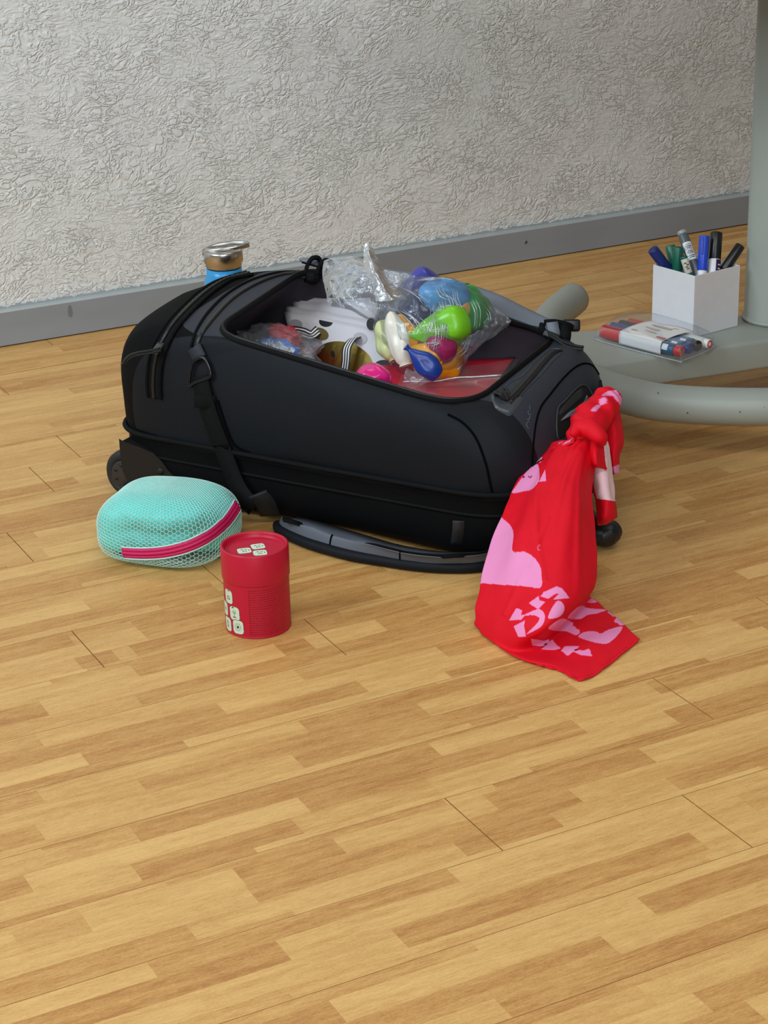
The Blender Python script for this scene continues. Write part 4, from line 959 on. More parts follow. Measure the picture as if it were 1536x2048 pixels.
# three tiles printed on the lid
n = 260; g = np.linspace(-.033, .033, n); gx, gy = np.meshgrid(g, g); R_ = np.hypot(gx, gy)
K = .0331 / np.maximum(R_, 1e-9); k = np.maximum(np.abs(gx), np.abs(gy)) / np.maximum(R_, 1e-9); fx, fy = gx * k, gy * k      # square to disc
Cl = np.tile(RED, (n, n, 1)); fdir = -camdir
for cx0, cy0, rot in ((-.0118, -.004, .15), (.0040, .0065, .2), (.0060, -.0125, .1)):
    d, x, y = rr(fx * 1000, fy * 1000, cx0 * 1000, cy0 * 1000, 7.8, 7.6, 3.6, rot)
    Cl[d < .5] = DRED * .8; Cl[d < 0] = TILE * 1.08; 
    Cl[(np.abs(x + 2.2) < 1.5) & (np.abs(y - 3.0) < .8)] = DK; Cl[(np.abs(x - 2.2) < 1.6) & (np.abs(y - 3.0) < .7)] = DRED; Cl[(np.abs(np.hypot(x, y + 3.2) - 2) < .6) & (y > -3.4)] = DK; Cl[(np.abs(x - 5.4) < .6) & (np.abs(y) < 1.4)] = DK
P = cc_ + fx[..., None] * side_ + fy[..., None] * fdir + np.array([0, 0, ch - .0065])
V, F = grid(P); obj('lid_print', V, F, CANM, lid_, col=Cl.reshape(-1, 3))

# ================================================================== AQUA NET POUCH
mc = np.array([.806, 2.170, 0.0]); MH = .092
mp_ = root('net_pouch', mc, 'aqua net pouch with a pink zipper, stuffed with aqua cloth', 'pouch')
hx = norm(np.array([CR[0], CR[1], 0])); hy = np.array([-hx[1], hx[0], 0]); rot = math.radians(-18)
mx_ = hx * math.cos(rot) + hy * math.sin(rot); my_ = np.cross([0, 0, 1.0], mx_)
HA, HB = .0835, .0765; mcen = mc + np.array([0, 0, .040])
def pouch_r(d, k=1.0):
    """radius of the pouch along direction d (unit, room axes)"""
    a, b, c = d @ mx_, d @ my_, d[2]
    ez_, p_ = (.046, 2.6) if c > 0 else (.040, 4.5)
    e = 3.4
    r_ = ((abs(a) / HA) ** e + (abs(b) / HB) ** e) ** (p_ / e) + (abs(c) / ez_) ** p_
    r_ = r_ ** (-1 / p_)
    r_ *= 1 + .035 * nz(d * 1.7 + np.array([3.1, 0, 1]), 1.0) * (1 - max(0, c)) - .10 * max(0, a) * max(0, c)
    return r_ * k
def pouch_pt(d, k=1.0, floor_z=.0012):
    p = mcen + d * pouch_r(d, k); p[2] = max(p[2], floor_z); return p
view = norm(CAM - mcen); vx = norm(np.cross([0, 0, 1.0], view)); vy = np.cross(view, vx)
NETC = mat('net_thread', srgb(190, 228, 219), .5, spec=.4)
AQUA = mat('aqua_cloth', srgb(108, 222, 214), .55, spec=.4, sheen=.1, weave=.3, wscale=700, bump=.5, bscale=40, bdist=.006, var=.06, vscale=30)
# hexagon net wrapped from the front pole outwards
hs = .0030; V, F, vid = [], [], {}
RHO = 2.25; Rm = .078
def net_vert(x, y):
    key_ = (round(x * 1e6), round(y * 1e6))
    if key_ in vid: return vid[key_]
    rho = math.hypot(x, y) / Rm; psi = math.atan2(y, x)
    d = view * math.cos(rho) + (vx * math.cos(psi) + vy * math.sin(psi)) * math.sin(rho)
    vid[key_] = len(V); V.append(pouch_pt(d)); return vid[key_]
lim = RHO * Rm; q_ = int(lim / (hs * 1.5)) + 1
hexa = [(math.cos(math.radians(60 * i)), math.sin(math.radians(60 * i))) for i in range(6)]
for i in range(-q_, q_ + 1):
    for j in range(-q_ * 2, q_ * 2 + 1):
        cx0 = hs * 1.5 * i; cy0 = hs * math.sqrt(3) * (j + (i % 2) / 2)
        if math.hypot(cx0, cy0) > lim: continue
        F.append(tuple(net_vert(round(cx0 + hs * a, 7), round(cy0 + hs * b, 7)) for a, b in hexa))
net = obj('netting', V, F, NETC, mp_, smooth=False)
wf = net.modifiers.new('wire', 'WIREFRAME'); wf.thickness = .0009; wf.use_replace = True; wf.use_even_offset = False
# cloth stuffing inside
G = []
for i in range(60):
    th = math.pi * (i + .01) / 59.02; ring_ = []
    for j in range(90):
        ph = 2 * math.pi * j / 90; d = np.array([math.sin(th) * math.cos(ph), math.sin(th) * math.sin(ph), math.cos(th)])
        s = d @ np.array([0, 0, 1]); fr_ = d @ view
        k = .972 - .26 * np.clip((.40 - s) / .3, 0, 1) * np.clip((-(d @ my_)) / .5, 0, 1) * np.clip((d @ mx_ + .8) / .4, 0, 1)
        k += .03 * nz(d * 4.0, 1.0) * (1 - max(0, s)) + .012 * nz(d * 9, 1.0)
        ring_.append(pouch_pt(d, min(k, .985), .002))
    G.append(ring_)
V2, F2 = grid(np.array(G), cv=True); obj('cloth_filling', V2, F2, AQUA, mp_)
VV, FF = [], []
tree_f = BVHTree.FromPolygons([Vector(p) for p in V], [f for f in F])
PINK = mat('pink_zip', srgb(205, 20, 96), .5, weave=.4, wscale=1500)
def zline(dy, n=9):
    P, N = [], []
    for q in cr([(*q, 0) for q in [(247, 1100 + dy), (285, 1102 + dy), (330, 1099 + dy * 1.05), (375, 1088 + dy), (415, 1069 + dy * .95), (448, 1043 + dy * .9), (466, 1020 + dy * .8), (473, 1008 + dy * .7)]], n):
        h, nn = hit(q[0], q[1], .0016, tree_f)
        if h is not None: P.append(h); N.append(nn)
    return smooth(np.array(P), 5), np.array(N)
P, N = zline(4); side = norm(np.cross(np.gradient(P, axis=0), N))
V2, F2 = ribbon(P, side, np.interp(np.arange(len(P)), [0, 4, len(P) - 5, len(P) - 1], [.0150, .0165, .0165, .013]), .0014); zp_ = obj('zip_tape', V2, F2, PINK, mp_)
for s_ in (-.0044, 0, .0044):
    V2, F2 = tube(P + side * s_ + N * .0008, .0012 if s_ else .0019, 7); obj('zip_coil', V2, F2, PINK, zp_)
for s_ in (-.0084, .0084):
    V2, F2 = tube(P + side * s_ * .95 + N * .0003, .0010, 6); obj('hem', V2, F2, NETC, zp_)

# ================================================================== WHITE PEN BOX AND MARKERS
L_, C_b, R_b = np.array([1.689, 2.385, .1]), np.array([1.702, 2.297, .1]), np.array([1.781, 2.292, .1])
e1 = norm(L_ - C_b) ; e2 = norm(R_b - C_b); s1_, s2_ = np.linalg.norm(L_ - C_b), np.linalg.norm(R_b - C_b); z1 = .1003; hb = .0945
PB = mat('white_board', srgb(226, 225, 228), .55, var=.02, vscale=60)
pbx = root('pen_box', (C_b + L_ + R_b - C_b) / 2, 'open white cardboard box holding markers beside the table column', 'box')
up = np.array([0, 0, 1.0]); th = .0022; e2 = np.array([-e1[1], e1[0], 0]); e2 = e2 if e2 @ (R_b - C_b) > 0 else -e2; e1n, e2n = e1, e2; s2_ = .0945
mid = C_b + e1 * s1_ / 2 + e2 * s2_ / 2; mid[2] = z1
for nm, c, h1, h2 in (('side_panel', mid - e2 * (s2_ / 2 - th / 2), e1 * s1_ / 2, e2 * th / 2), ('side_panel', mid + e2 * (s2_ / 2 - th / 2), e1 * s1_ / 2, e2 * th / 2),
                      ('side_panel', mid - e1 * (s1_ / 2 - th / 2), e2 * (s2_ / 2 - th), e1 * th / 2), ('side_panel', mid + e1 * (s1_ / 2 - th / 2), e2 * (s2_ / 2 - th), e1 * th / 2)):
    V, F = box(c + up * hb / 2, h1, h2, up * hb / 2); bevel(obj(nm, V, F, PB, pbx, smooth=False), .0005, 2)
V, F = box(mid + up * th / 2, e1 * (s1_ / 2 - th), e2 * (s2_ / 2 - th), up * th / 2); obj('bottom_panel', V, F, PB, pbx, smooth=False)
PLG = {}
def plast(rgb, rough=.34):
    k = (rgb, rough)
    if k not in PLG: PLG[k] = mat('pen_plastic_%d_%d_%d' % rgb, srgb(*rgb), rough, spec=.5)
    return PLG[k]
Dm = dep(mid + up * hb)
def box_len(T, ax, r):
    """how far a pen can run down from its top before it meets the inside of the box"""
    t = .05
    while t < .16:
        q = T + ax * (t + .001)
        if q[2] < z1 + th + .001: break
        if q[2] < z1 + hb:
            i1, i2 = abs((q - mid) @ e1n), abs((q - mid) @ e2n)
            if t > .06 and (i1 > s1_ / 2 - th - r * .9 or i2 > s2_ / 2 - th - r * .9): break
        t += .001
    return t
def marker(name, top, rim, r, label, bands, dtop=0.0, drim=0.0, zend=.104, group='markers in the white box', clip=None, plug=None, base_=None):
    """pen along the line from its top to where it passes the box edge; bands: (part name, from, to, radius factor, colour) in metres from the top"""
    T = P3(*top, Dm + dtop); B = P3(*rim, Dm + drim); ax = norm(B - T); Lg = box_len(T, ax, r)
    ro = root(name, T + ax * Lg, label, 'marker', group); full = None
    for nm, a, b, k, colr in bands:
        b = Lg if b is None else b; rr_ = r * k
        V, F = lathe([(rr_ * .86, a), (rr_ * .97, a + .0005), (rr_, a + .0016), (rr_, b - .0006), (rr_ * .96, b)], T, ax, 26)
        full = obj(nm, V, F, plast(colr), ro)
        if nm == 'cap' and a == 0: cap_ = full
    if clip:
        s = norm(np.cross(ax, CF)); f_ = np.cross(s, ax); f_ = f_ if f_ @ CF < 0 else -f_
        V, F = box(T + ax * .016 + s * clip[1] + f_ * r * 1.02, ax * .013, s * .0016, f_ * .0012); bevel(obj('clip', V, F, plast(clip[0]), cap_), .0006)
    if plug:
        V, F = lathe([(r * .45, -.0002), (r * .60, -.0006), (r * .7, -.0002), (r * .7, .0004)], T, ax, 22); obj('end_ring', V, F, plast(plug), cap_)
    return ro, T, ax
GD = (18, 104, 84); NV = (28, 44, 112); BK = (20, 20, 22); RB = (34, 74, 200)
marker('blue_marker', (1305, 498), (1342, 548), .0085, 'dark blue marker leaning out over the left edge of the box', [('cap', 0, .045, 1, NV), ('barrel', .045, None, .9, (40, 60, 120))], drim=.012, dtop=-.01, plug=(20, 32, 90))
marker('green_marker', (1340, 492), (1353, 545), .0078, 'dark green marker behind the other green ones in the box', [('cap', 0, .05, 1, GD), ('barrel', .05, None, .9, (230, 230, 226))], dtop=.02, drim=.016, clip=((16, 92, 74), .003))
marker('green_marker', (1357, 494), (1353, 545), .0085, 'upright green marker with open round cap end in the box', [('cap', 0, .05, 1, (16, 96, 74)), ('barrel', .05, None, .9, (230, 230, 226))], dtop=.0, drim=.008, plug=(10, 50, 42))
ro, T, ax = marker('green_pen', (1367, 513), (1378, 548), .0058, 'slim cream pen with green end standing frontmost in the box', [('cap', 0, .0035, 1, GD), ('barrel', .0035, .026, 1.0, (214, 208, 190)), ('barrel', .026, None, .98, (24, 84, 70))], dtop=-.016, drim=-.012, plug=(8, 60, 50))
f_ = norm(-CF - ax * (-CF @ ax)); s = np.cross(ax, f_)
for a_k, b_k in ((.010, .0015), (.013, -.001), (.016, .001), (.019, 0)):
    V, F = box(T + ax * a_k + f_ * .0058 + s * b_k, ax * .0008, s * .0018, f_ * .0002); obj('printed_mark', V, F, plast((40, 40, 40)), ro)
ro, T, ax = marker('grey_marker', (1363, 462), (1388, 530), .0078, 'tall grey marker with a white barcode label in the box', [('cap', 0, .006, .94, (158, 160, 158)), ('barrel', .006, None, 1, (86, 94, 98))], dtop=.012, drim=.0)
f_ = norm(-CF - ax * (-CF @ ax)); s = np.cross(ax, f_); f_ = f_ if f_ @ CF < 0 else -f_
def wraplabel(nm, T, ax, f_, s, r, a, b, w0, m, ro, off=.0003):
    aa = np.linspace(-w0, w0, 12); G = np.array([[T + ax * h + (f_ * math.cos(t) + s * math.sin(t)) * (r + off) for t in aa] for h in np.linspace(a, b, 4)]); V, F = grid(G); return obj(nm, V, F, m, ro)
wl = wraplabel('label', T, ax, f_, s, .0078, .021, .050, .95, plast((226, 228, 230)), ro)
for k in range(9): wraplabel('barcode_bar', T, ax, f_, s, .0078, .0245 + k * .0026, .0245 + k * .0026 + (.0014 if k % 3 else .0008), .5 + .12 * (k % 2), plast((70, 74, 80)), wl, .0006)
ro, T, ax = marker('blue_marker', (1409, 472), (1404, 545), .0078, 'bright blue marker standing upright in the box', [('cap', 0, .052, 1, RB), ('barrel', .052, None, .94, (232, 232, 234))], dtop=-.010, drim=-.010, clip=((30, 66, 184), -.003))
ro, T, ax = marker('black_marker', (1433, 465), (1428, 540), .0092, 'thick black marker with white printed barrel in the box', [('cap', 0, .0415, 1, BK), ('barrel', .0415, None, 1.0, (228, 228, 230))], dtop=.002, drim=-.004)
f_ = norm(-CF - ax * (-CF @ ax)); s = np.cross(ax, f_); f_ = f_ if f_ @ CF < 0 else -f_
wl = wraplabel('label', T, ax, f_, s * 1, .0092, .044, .075, .0, plast((60, 30, 70)), ro)
sg = 1 if (s @ CR) > 0 else -1
aa = np.linspace(.1 * sg, 1.1 * sg, 8); G = np.array([[T + ax * h + (f_ * math.cos(t) + s * math.sin(t)) * (.0096) for t in aa] for h in np.linspace(.043, .08, 4)]); V, F = grid(G); obj('printed_band', V, F, plast((52, 26, 66)), ro)
for hh in (.050, .056): wraplabel('printed_mark', T, ax, norm(f_ + s * sg * .75), np.cross(ax, norm(f_ + s * sg * .75)), .0097, hh, hh + .002, .22, plast((226, 220, 226)), ro)
marker('black_marker', (1481, 491), (1455, 530), .0076, 'slim black marker leaning out over the right edge of the box', [('cap', 0, .045, 1, BK), ('barrel', .045, None, .92, (30, 30, 32))], dtop=.0, drim=-.002)

# ================================================================== MARKER PACK ON THE BEAM
zp0 = .1006
pk = root('marker_pack', at(1320, 690, .1), 'clear flat pouch of markers with a white paper sleeve on the beam', 'pack')
ol = [at(1197, 672, zp0), at(1250, 646, zp0), at(1332, 652, zp0), at(1424, 686, zp0), at(1420, 700, zp0), at(1366, 722, zp0), at(1350, 722, zp0), at(1204, 684, zp0)]
c = sum(ol) / len(ol); G = []
lp = cr(ol, 6, closed=True)
for z_, k in ((0, .98), (.0008, 1.0), (.0016, .99), (.012, .965), (.0195, .90), (.0216, .7), (.0216, .02)):
    G.append([c * (1 - k) + p * k + np.array([0, 0, z_]) for p in lp])
PKF = film('pack_film', haze=.03, gloss=.015, rough=.18, bump=.15, bscale=18, edge=.25)
V, F = grid(np.array(G), cv=True); obj('clear_pouch', V, F, PKF, pk)
V, F = tube(lp + np.array([0, 0, .0008]), .0010, 6, closed=True); obj('pouch_rim', V, F, film('pack_rim', haze=.4, gloss=.2, rough=.2), pk)
def lying(name, a, b, r, label, bands):
    a, b = np.asarray(a), np.asarray(b); ax = norm(b - a); Lg = np.linalg.norm(b - a); ro = root(name, (a + b) / 2, label, 'marker', 'markers in the clear pack')
    for nm, f0_, f1_, k, colr in bands:
        rr_ = r * k; V, F = lathe([(rr_ * .8, f0_ * Lg), (rr_ * .97, f0_ * Lg + .0008), (rr_, f0_ * Lg + .002), (rr_, f1_ * Lg - .002), (rr_ * .96, f1_ * Lg - .0006), (rr_ * .7, f1_ * Lg)], a, ax, 24); o = obj(nm, V, F, plast(colr), ro)
        if nm == 'barrel': last = (rr_, f1_)
    return ro, a, ax, Lg
TEAL = (22, 84, 122); RD = (200, 34, 38)
zm = .1022 + .0094
a0, b0 = at(1206, 662, zm), at(1363, 703, zm)
dax = norm(b0 - a0); dl = norm(np.cross([0, 0, 1.0], dax)); dl = dl if dl @ CF > 0 else -dl
def endcap(ro, a, ax, Lg, r, colr):
    V, F = lathe([(r * .35, Lg - .0004), (r * .55, Lg + .0006), (r * .7, Lg + .0004), (r * .7, Lg - .001)], a, ax, 20); obj('end_plug', V, F, plast(colr), ro)
for k, (cc2, nm, lb, ecol) in enumerate([(RD, 'red_marker', 'red marker with teal label, nearest in the clear pack', (216, 60, 60)), ((34, 54, 128), 'blue_marker', 'blue marker second in the clear pack', (34, 54, 128)), ((26, 26, 26), 'black_marker', 'black marker third in the clear pack', (26, 26, 26)), ((228, 228, 222), 'red_pen', 'white-bodied pen with red end, rearmost in the clear pack', (196, 44, 56))]):
    off = dl * (k * .0186) + dax * (.0 + k * .001)
    r = .0094 if k < 3 else .0080
    ro, a, ax, Lg = lying(nm, a0 + off, b0 + off + (dax * .004 if k == 3 else 0), r, lb, [('cap', 0, .30, 1.08, cc2 if k < 3 else RD), ('barrel', .30, .93, .95, TEAL if k < 3 else cc2), ('end_cap', .93, 1, .86, cc2 if k < 3 else (228, 228, 222))])
    endcap(ro, a, ax, Lg, r, ecol)
    if k == 0:
        V, F = box(a + ax * .022 - dl * .0 + np.array([0, 0, r * 1.02]) - dl * r * .4, ax * .018, dl * .0022, np.array([0, 0, .0012])); bevel(obj('clip', V, F, plast((176, 26, 32)), ro), .0008)
    if k < 3:
        s = np.cross(ax, -dl)
        wraplabel('printed_code', a, ax, norm(-dl + np.array([0, 0, .5])), np.cross(ax, norm(-dl + np.array([0, 0, .5]))), r * .95, Lg * .80, Lg * .87, .5, plast((226, 230, 232)), ro, .0004)
# paper sleeve folded over the pens
def sl(t, f):   # t along the pens, f across: up the near side, over the top
    base_p = a0 + dax * t - dl * .0088; r = .0086
    prof2 = [(-.0016, -.0088), (-.0020, .004), (.001, .0102), (.010, .0112), (.028, .0114), (.054, .0116), (.070, .0112)]
    x = f * (len(prof2) - 1); i = min(int(x), len(prof2) - 2); u_ = x - i
    aa_ = prof2[i][0] * (1 - u_) + prof2[i + 1][0] * u_; zz = prof2[i][1] * (1 - u_) + prof2[i + 1][1] * u_
    return base_p + dl * aa_ + np.array([0, 0, zz])
L0 = np.linalg.norm(b0 - a0)
G = np.array([[sl(t, f) for f in np.linspace(0, 1, 25)] for t in np.linspace(L0 * .27, L0 * .80, 14)])
for i in range(14):
    for j in range(25):
        if j > 8: G[i, j] += dax * .0025 * math.sin(j * .35) + np.array([0, 0, .0012 * math.sin(i * .5 + j * .4)])
V, F = grid(G); sv = obj('paper_sleeve', V, F, mat('sleeve_paper', srgb(226, 224, 220), .55), pk); solid(sv, .0003)
for t0, t1, f0_, f1_, colr in ((.68, .79, .46, .53, (190, 96, 86)), (.34, .46, .52, .56, (186, 160, 150)), (.36, .60, .60, .64, (190, 176, 170)), (.32, .56, .70, .74, (196, 182, 176)), (.40, .64, .80, .84, (188, 170, 160)), (.62, .76, .86, .90, (196, 178, 170))):
    G = np.array([[sl(L0 * t, f) + np.array([0, 0, .0012]) for f in np.linspace(f0_, f1_, 5)] for t in np.linspace(t0, t1, 6)])
    V, F = grid(G); obj('printed_band', V, F, plast(colr), sv)

# ================================================================== RED SCARF KNOTTED TO THE HANDLE
SR = np.array(srgb(224, 8, 34)[:3]); SP = np.array(srgb(240, 146, 196)[:3]); SDK = np.array(srgb(120, 8, 30)[:3]); SW = np.array(srgb(250, 214, 222)[:3])
SCM = mat('printed_cotton', srgb(226, 16, 36), .6, spec=.2, sheen=.0, attr=True, weave=.25, wscale=2200, bump=.35, bscale=34, bdist=.003)
scarf = root('scarf', at(1150, 1290, 0), 'red scarf with pink heart print knotted to the bag handle, end on the floor', 'scarf')
cp7 = lambda L: [(930 + x / 3.357, 760 + y / 3.357) for x, y in L]
PINKS = [cp7(L) for L in (
    [(318, 760), (340, 720), (360, 690), (395, 640), (440, 590), (470, 565), (495, 580), (502, 640), (490, 690), (450, 735), (400, 748)],
    [(497, 685), (520, 640), (540, 600), (545, 680)], [(455, 555), (500, 510), (520, 520), (510, 555)],
    [(220, 925), (270, 945), (310, 985), (328, 1040), (322, 1150), (400, 1155), (460, 1190), (505, 1250), (515, 1310), (508, 1395), (400, 1385), (250, 1375), (60, 1352), (60, 1250), (120, 1150), (150, 1030)],
    [(508, 1455), (530, 1425), (615, 1388), (650, 1400), (702, 1465), (590, 1478), (632, 1435), (600, 1440), (560, 1470)], [(428, 1500), (495, 1452), (500, 1480), (540, 1492), (492, 1540)],
    [(558, 1600), (585, 1530), (620, 1485), (655, 1500), (665, 1545), (630, 1590)], [(298, 1615), (345, 1535), (385, 1545), (378, 1580), (410, 1575), (380, 1610)],
    [(400, 1580), (490, 1540), (530, 1565), (535, 1610), (505, 1660), (415, 1705), (480, 1640), (500, 1600), (460, 1580)], [(328, 1655), (405, 1615), (398, 1650), (410, 1720), (360, 1725)],
    [(690, 1590), (745, 1530), (790, 1515), (830, 1535), (950, 1545), (880, 1570), (820, 1580), (780, 1605), (720, 1605)], [(558, 1665), (610, 1620), (660, 1600), (720, 1630), (725, 1650), (770, 1690), (745, 1715), (680, 1690), (600, 1680)],
    [(762, 1725), (800, 1695), (870, 1690), (915, 1705), (960, 1680), (1055, 1658), (1020, 1720), (960, 1770), (900, 1770), (820, 1750)], [(815, 1492), (850, 1458), (890, 1492), (850, 1498)],
    [(955, 1560), (975, 1552), (1015, 1590), (990, 1590)], [(1000, 1620), (1020, 1595), (1085, 1645), (1040, 1650)],
    [(443, 1735), (480, 1740), (530, 1750), (560, 1740), (565, 1760), (535, 1785), (510, 1790), (450, 1780)], [(510, 1810), (545, 1785), (560, 1765), (585, 1745), (640, 1805), (600, 1815), (550, 1815)],
    [(645, 1820), (670, 1790), (720, 1788), (770, 1790), (740, 1815), (690, 1855)], [(725, 1825), (770, 1815), (790, 1820), (835, 1805), (852, 1858), (780, 1850)])]
PINKS = [cr([(*q, 0) for q in L], 4, closed=True)[:, :2] if i in (0, 3, 6, 8, 10, 11, 12) else np.array(L) for i, L in enumerate(PINKS)]
DARKS = [cp7(L) for L in ([(384, 658), (392, 646), (400, 644), (400, 660)], [(425, 640), (436, 655), (452, 640), (452, 650), (438, 664), (424, 650)], [(528, 1778), (540, 1768), (556, 1772), (540, 1786)], [(728, 1818), (744, 1808), (760, 1812), (742, 1822)])]
def net_surface(rows, ni, nj):
    """rows of (px, py, height) -> smooth dense sheet"""
    R = np.array([[at(*p) for p in r] for r in rows]); k = max(2, nj // (R.shape[1] - 1)); R = np.array([cr(r, k) for r in R])
    k = max(2, ni // (R.shape[0] - 1)); return np.array([cr(R[:, j], k) for j in range(R.shape[1])]).transpose(1, 0, 2)
def nrm(G): return norm(np.cross(np.gradient(G, axis=0), np.gradient(G, axis=1)))
def cloth(name, G, colfn, amp=.0016, fr=28, seed=0, folds=None, floor_z=.0012, m=SCM):
    N = nrm(G); H, Wd_ = G.shape[:2]
    h = np.zeros((H, Wd_))
    for i in range(0, H):
        for j in range(0, Wd_):
            h[i, j] = nz(G[i, j] + seed, fr) + .4 * nz(G[i, j] + seed, fr * 2.3)
    G = G + N * (h * amp)[..., None]
    if folds is not None: G = G + N * folds(H, Wd_)[..., None]
    G[..., 2] = np.maximum(G[..., 2], floor_z)
    x, y = project(G.reshape(-1, 3)); C_ = colfn(x, y, H, Wd_)
    V, F = grid(G); o = obj(name, V, F, m, scarf, col=C_); solid(o, .0009, 0); return o
rows_s = [
    [(1150, 884, .150), (1160, 876, .158), (1172, 872, .162), (1184, 874, .158), (1194, 882, .148)],
    [(1092, 893, .138), (1120, 892, .150), (1150, 890, .158), (1178, 893, .154), (1199, 906, .140)],
    [(1062, 930, .124), (1095, 930, .140), (1130, 928, .146), (1165, 930, .144), (1196, 940, .128)],
    [(1036, 970, .112), (1075, 975, .127), (1115, 974, .133), (1155, 976, .130), (1193, 982, .116)],
    [(1004, 1035, .092), (1050, 1040, .107), (1100, 1040, .113), (1150, 1042, .110), (1200, 1044, .094)],
    [(979, 1100, .068), (1030, 1106, .083), (1088, 1108, .089), (1145, 1112, .086), (1203, 1112, .072)],
    [(962, 1160, .046), (1018, 1168, .058), (1076, 1174, .066), (1140, 1172, .066), (1202, 1152, .056)],
    [(955, 1208, .026), (1008, 1224, .036), (1062, 1232, .046), (1128, 1218, .052), (1194, 1178, .044)],
    [(952, 1238, .012), (1000, 1262, .018), (1048, 1272, .026), (1110, 1250, .036), (1182, 1194, .030)],
    [(953, 1254, .004), (998, 1286, .006), (1046, 1300, .006), (1112, 1268, .010), (1192, 1200, .012)],
    [(968, 1268, .003), (1010, 1300, .004), (1060, 1314, .004), (1128, 1290, .005), (1216, 1222, .006)],
    [(985, 1282, .002), (1024, 1310, .003), (1082, 1326, .003), (1150, 1312, .003), (1244, 1244, .005)],
    [(1003, 1296, .002), (1050, 1322, .002), (1104, 1338, .002), (1180, 1330, .003), (1262, 1264, .003)],
    [(1012, 1302, .0015), (1058, 1326, .0015), (1112, 1341, .0015), (1200, 1338, .002), (1279, 1280, .002)]]
# the free end: keep the bottom hem's corner
rows_s[-1] = [(1014, 1303, .0015), (1060, 1326, .0015), (1118, 1342, .0015), (1174, 1358, .002), (1279, 1281, .002)]
rows_s[-2] = [(1003, 1296, .002), (1048, 1318, .002), (1102, 1332, .002), (1165, 1336, .003), (1262, 1264, .003)]
G = net_surface(rows_s, 470, 230)
def fold_main(H, W_):
    i = np.linspace(0, 1, H)[:, None]; j = np.linspace(0, 1, W_)[None, :]
    f = .0045 * np.exp(-((j - .62 + .25 * i) / .05) ** 2) * np.exp(-((i - .18) / .16) ** 2) - .003 * np.exp(-((j - .45 + .12 * i) / .06) ** 2) * np.exp(-((i - .15) / .15) ** 2)
    f = f + .0030 * np.exp(-((j - .78 - .25 * (i - .3)) / .035) ** 2) * np.exp(-((i - .32) / .16) ** 2)
    f = f + .0016 * np.exp(-((j - (.25 + 1.3 * (i - .22))) / .03) ** 2) * ((i > .15) & (i < .45)) + .0012 * np.exp(-((j - (.3 + .9 * (.5 - i))) / .025) ** 2) * ((i > .3) & (i < .55))
    f = f + .0034 * np.sin(j * 30 + 2.0 * i) * np.exp(-i / .16) * np.clip(i / .04, 0, 1) + .0024 * np.sin((j + .3 * i) * 17 + 1) * np.exp(-((i - .3) / .14) ** 2)
    f = f - .010 * np.clip((j - .72) / .28, 0, 1) ** 2 * np.exp(-((i - .34) / .2) ** 2)
    edge = np.exp(-(1 - i) / .02) * .0010 * np.sin(j * 70) + np.exp(-j / .03) * .0010 * np.sin(i * 60)
    return f + edge
def col_main(x, y, H, W_):
    C_ = np.tile(SR, (len(x), 1))
    for L in PINKS: C_[inpoly(x, y, L)] = SP
    for L in DARKS: C_[inpoly(x, y, L)] = SDK
    i = np.repeat(np.linspace(0, 1, H), W_); j = np.tile(np.linspace(0, 1, W_), H)
    st = (np.abs(i - .982) < .0016) & (np.sin(j * 420) > -.2); C_[st] = SR * .55
    st = (i > .62) & (np.abs(j - .022) < .003) & (np.sin(i * 700) > -.2); C_[st] = SR * .55
    tag_ = (np.hypot((x - 1079) / 4.2, (y - 1096) / 6) < 1) & (np.hypot((x - 1079) / 2.6, (y - 1096) / 4.4) > 1) & (x < 1081); C_[tag_] = SR * .5 + SP * .5
    return C_
cloth('hanging_end', G, col_main, amp=.0017, fr=22, folds=fold_main)
def plain(*cols):
    def f(x, y, H, W_):
        C_ = np.tile(SR, (len(x), 1))
        for L, c in cols: C_[inpoly(x, y, np.array(L))] = c
        return C_
    return f
# short tail behind: pale panel with a red hem curling at its bottom
rows_t = [[(1186, 880, .150), (1196, 876, .156), (1208, 876, .156), (1216, 884, .146)],
          [(1182, 905, .138), (1194, 902, .146), (1210, 902, .146), (1221, 912, .134)],
          [(1184, 945, .116), (1198, 944, .126), (1214, 942, .126), (1227, 950, .112)],
          [(1188, 985, .094), (1202, 988, .104), (1218, 988, .104), (1231, 996, .090)],
          [(1192, 1000, .086), (1206, 1004, .096), (1222, 1004, .096), (1233, 1008, .083)],
          [(1196, 1030, .070), (1208, 1036, .080), (1224, 1032, .080), (1235, 1026, .072)],
          [(1198, 1048, .060), (1210, 1048, .066), (1226, 1040, .068), (1234, 1034, .066)],
          [(1202, 1045, .058), (1214, 1040, .056), (1226, 1030, .056), (1231, 1024, .060)]]
G = net_surface(rows_t, 120, 60) + CF * .006
cloth('short_tail', G, plain(([(1206, 880), (1212, 872), (1222, 905), (1240, 1000), (1232, 1003), (1194, 997), (1180, 930), (1202, 935), (1212, 942)], SW)), amp=.0016, fr=40, seed=2)
# folded corner lapping over the pale panel
rows_f = [[(1176, 884, .156), (1190, 878, .160), (1204, 884, .158)], [(1176, 905, .146), (1190, 904, .152), (1207, 906, .146)], [(1178, 925, .134), (1192, 928, .140), (1210, 930, .132)], [(1181, 934, .128), (1196, 936, .132), (1213, 939, .126)]]
G = net_surface(rows_f, 50, 40) - CF * .004
cloth('folded_corner', G, plain(), amp=.0012, fr=50, seed=3)
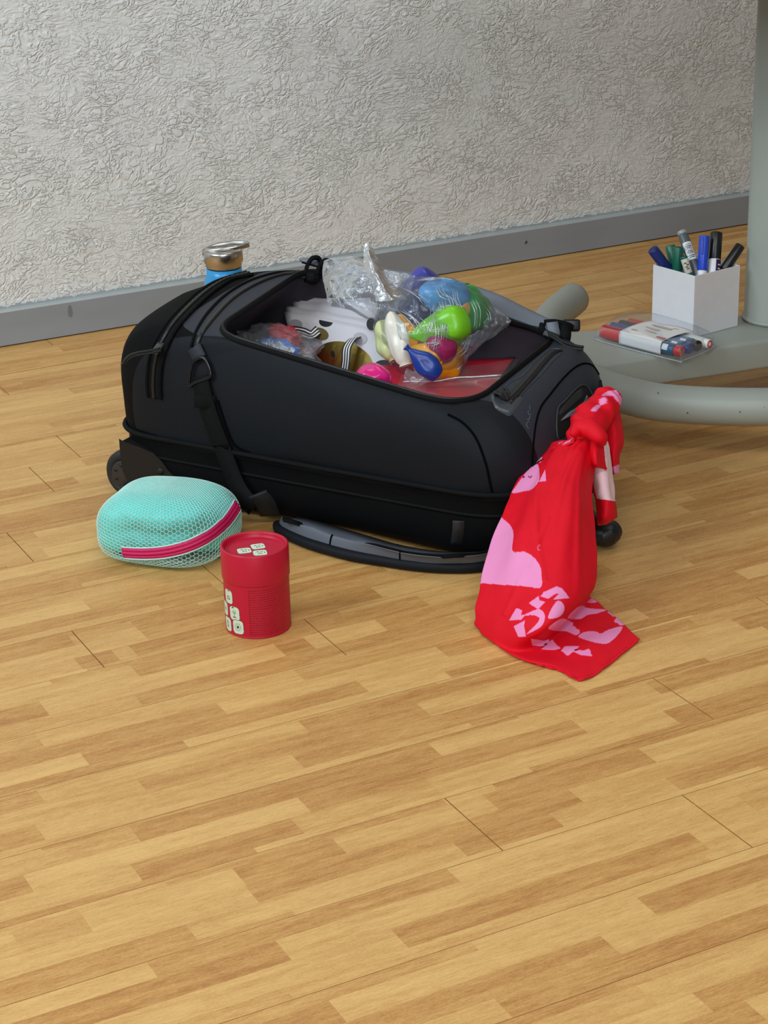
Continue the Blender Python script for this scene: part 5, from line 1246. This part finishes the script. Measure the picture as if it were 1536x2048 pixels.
# cloth hanging on the far side of the knot
rows_b = [[(1200, 800, .175), (1222, 796, .178), (1240, 812, .168)], [(1205, 840, .160), (1232, 840, .162), (1249, 850, .150)], [(1208, 875, .142), (1236, 876, .144), (1250, 884, .132)], [(1212, 905, .126), (1232, 908, .130), (1243, 912, .118)], [(1220, 935, .110), (1232, 940, .112), (1241, 944, .106)], [(1228, 948, .104), (1233, 950, .104), (1238, 946, .103)]]
G = net_surface(rows_b, 90, 50) + CF * .016
cloth('far_tail', G, plain(([(1224, 935), (1238, 928), (1246, 946), (1232, 956)], SP)), amp=.0022, fr=36, seed=4)
# the wrap round the handle: a twisted roll with spiral folds
pw = cr([at(*p) for p in [(1146, 890, .150), (1158, 868, .158), (1176, 848, .167), (1194, 826, .174), (1212, 806, .180), (1222, 790, .186)]], 16)
rw = np.interp(np.arange(len(pw)), [0, 10, 26, 45, 65, 78, len(pw) - 1], [.004, .012, .021, .021, .0185, .0150, .004])
T, N_, B2 = frames(pw); na_ = 72; G = []
for i in range(len(pw)):
    ring_ = []
    for j in range(na_):
        a = 2 * math.pi * j / na_; k = 1 + .055 * math.sin(i * .42 + a * 1.0 + .8 * math.sin(a * 2)) + .05 * math.sin(i * .23 - 2 * a) + .16 * nz((math.cos(a), math.sin(a), i * .07), 1.3)
        ring_.append(pw[i] + rw[i] * k * (math.cos(a) * N_[i] + math.sin(a) * B2[i]))
    G.append(ring_)
G = np.array(G); V, F = grid(G, cv=True); x, y = project(V); C_ = np.tile(SR, (len(V), 1))
for L, c in (([(1203, 790), (1216, 782), (1232, 780), (1243, 796), (1244, 820), (1238, 806), (1226, 792), (1210, 792)], SP), ([(1198, 800), (1204, 794), (1214, 796), (1212, 806), (1200, 812)], SP), ([(1182, 818), (1198, 808), (1200, 814), (1186, 826)], SP)): C_[inpoly(x, y, np.array(L))] = c
obj('knot', V, F, SCM, scarf, col=C_)
# collar of the knot squeezing the hanging end
pk_ = cr([at(*p) for p in [(1142, 872, .165), (1158, 858, .172), (1178, 860, .172), (1196, 874, .166), (1204, 892, .154)]], 10)
V, F = tube(pk_ - CF * .012, np.interp(np.arange(len(pk_)), [0, 8, 20, 32, len(pk_) - 1], [.004, .010, .0125, .010, .004]), 24); V = V + np.array([[.0015 * nz(p, 60)] * 3 for p in V])
obj('knot_band', V, F, SCM, scarf, col=np.tile(SR, (len(V), 1)))
# printed edge tucked under the knot
rows_e = [[(1106, 892, .142), (1124, 884, .148), (1150, 874, .156)], [(1098, 900, .140), (1120, 896, .146), (1146, 886, .154)]]
G = net_surface([rows_e[0], [(1102, 896, .143), (1122, 890, .149), (1148, 880, .157)], rows_e[1]], 20, 40) - CF * .010
cloth('tucked_edge', G, plain(([(1118, 884), (1132, 878), (1128, 886), (1116, 893)], SP), ([(1136, 878), (1150, 872), (1140, 884), (1126, 890)], SP)), amp=.0008, fr=60, seed=6)
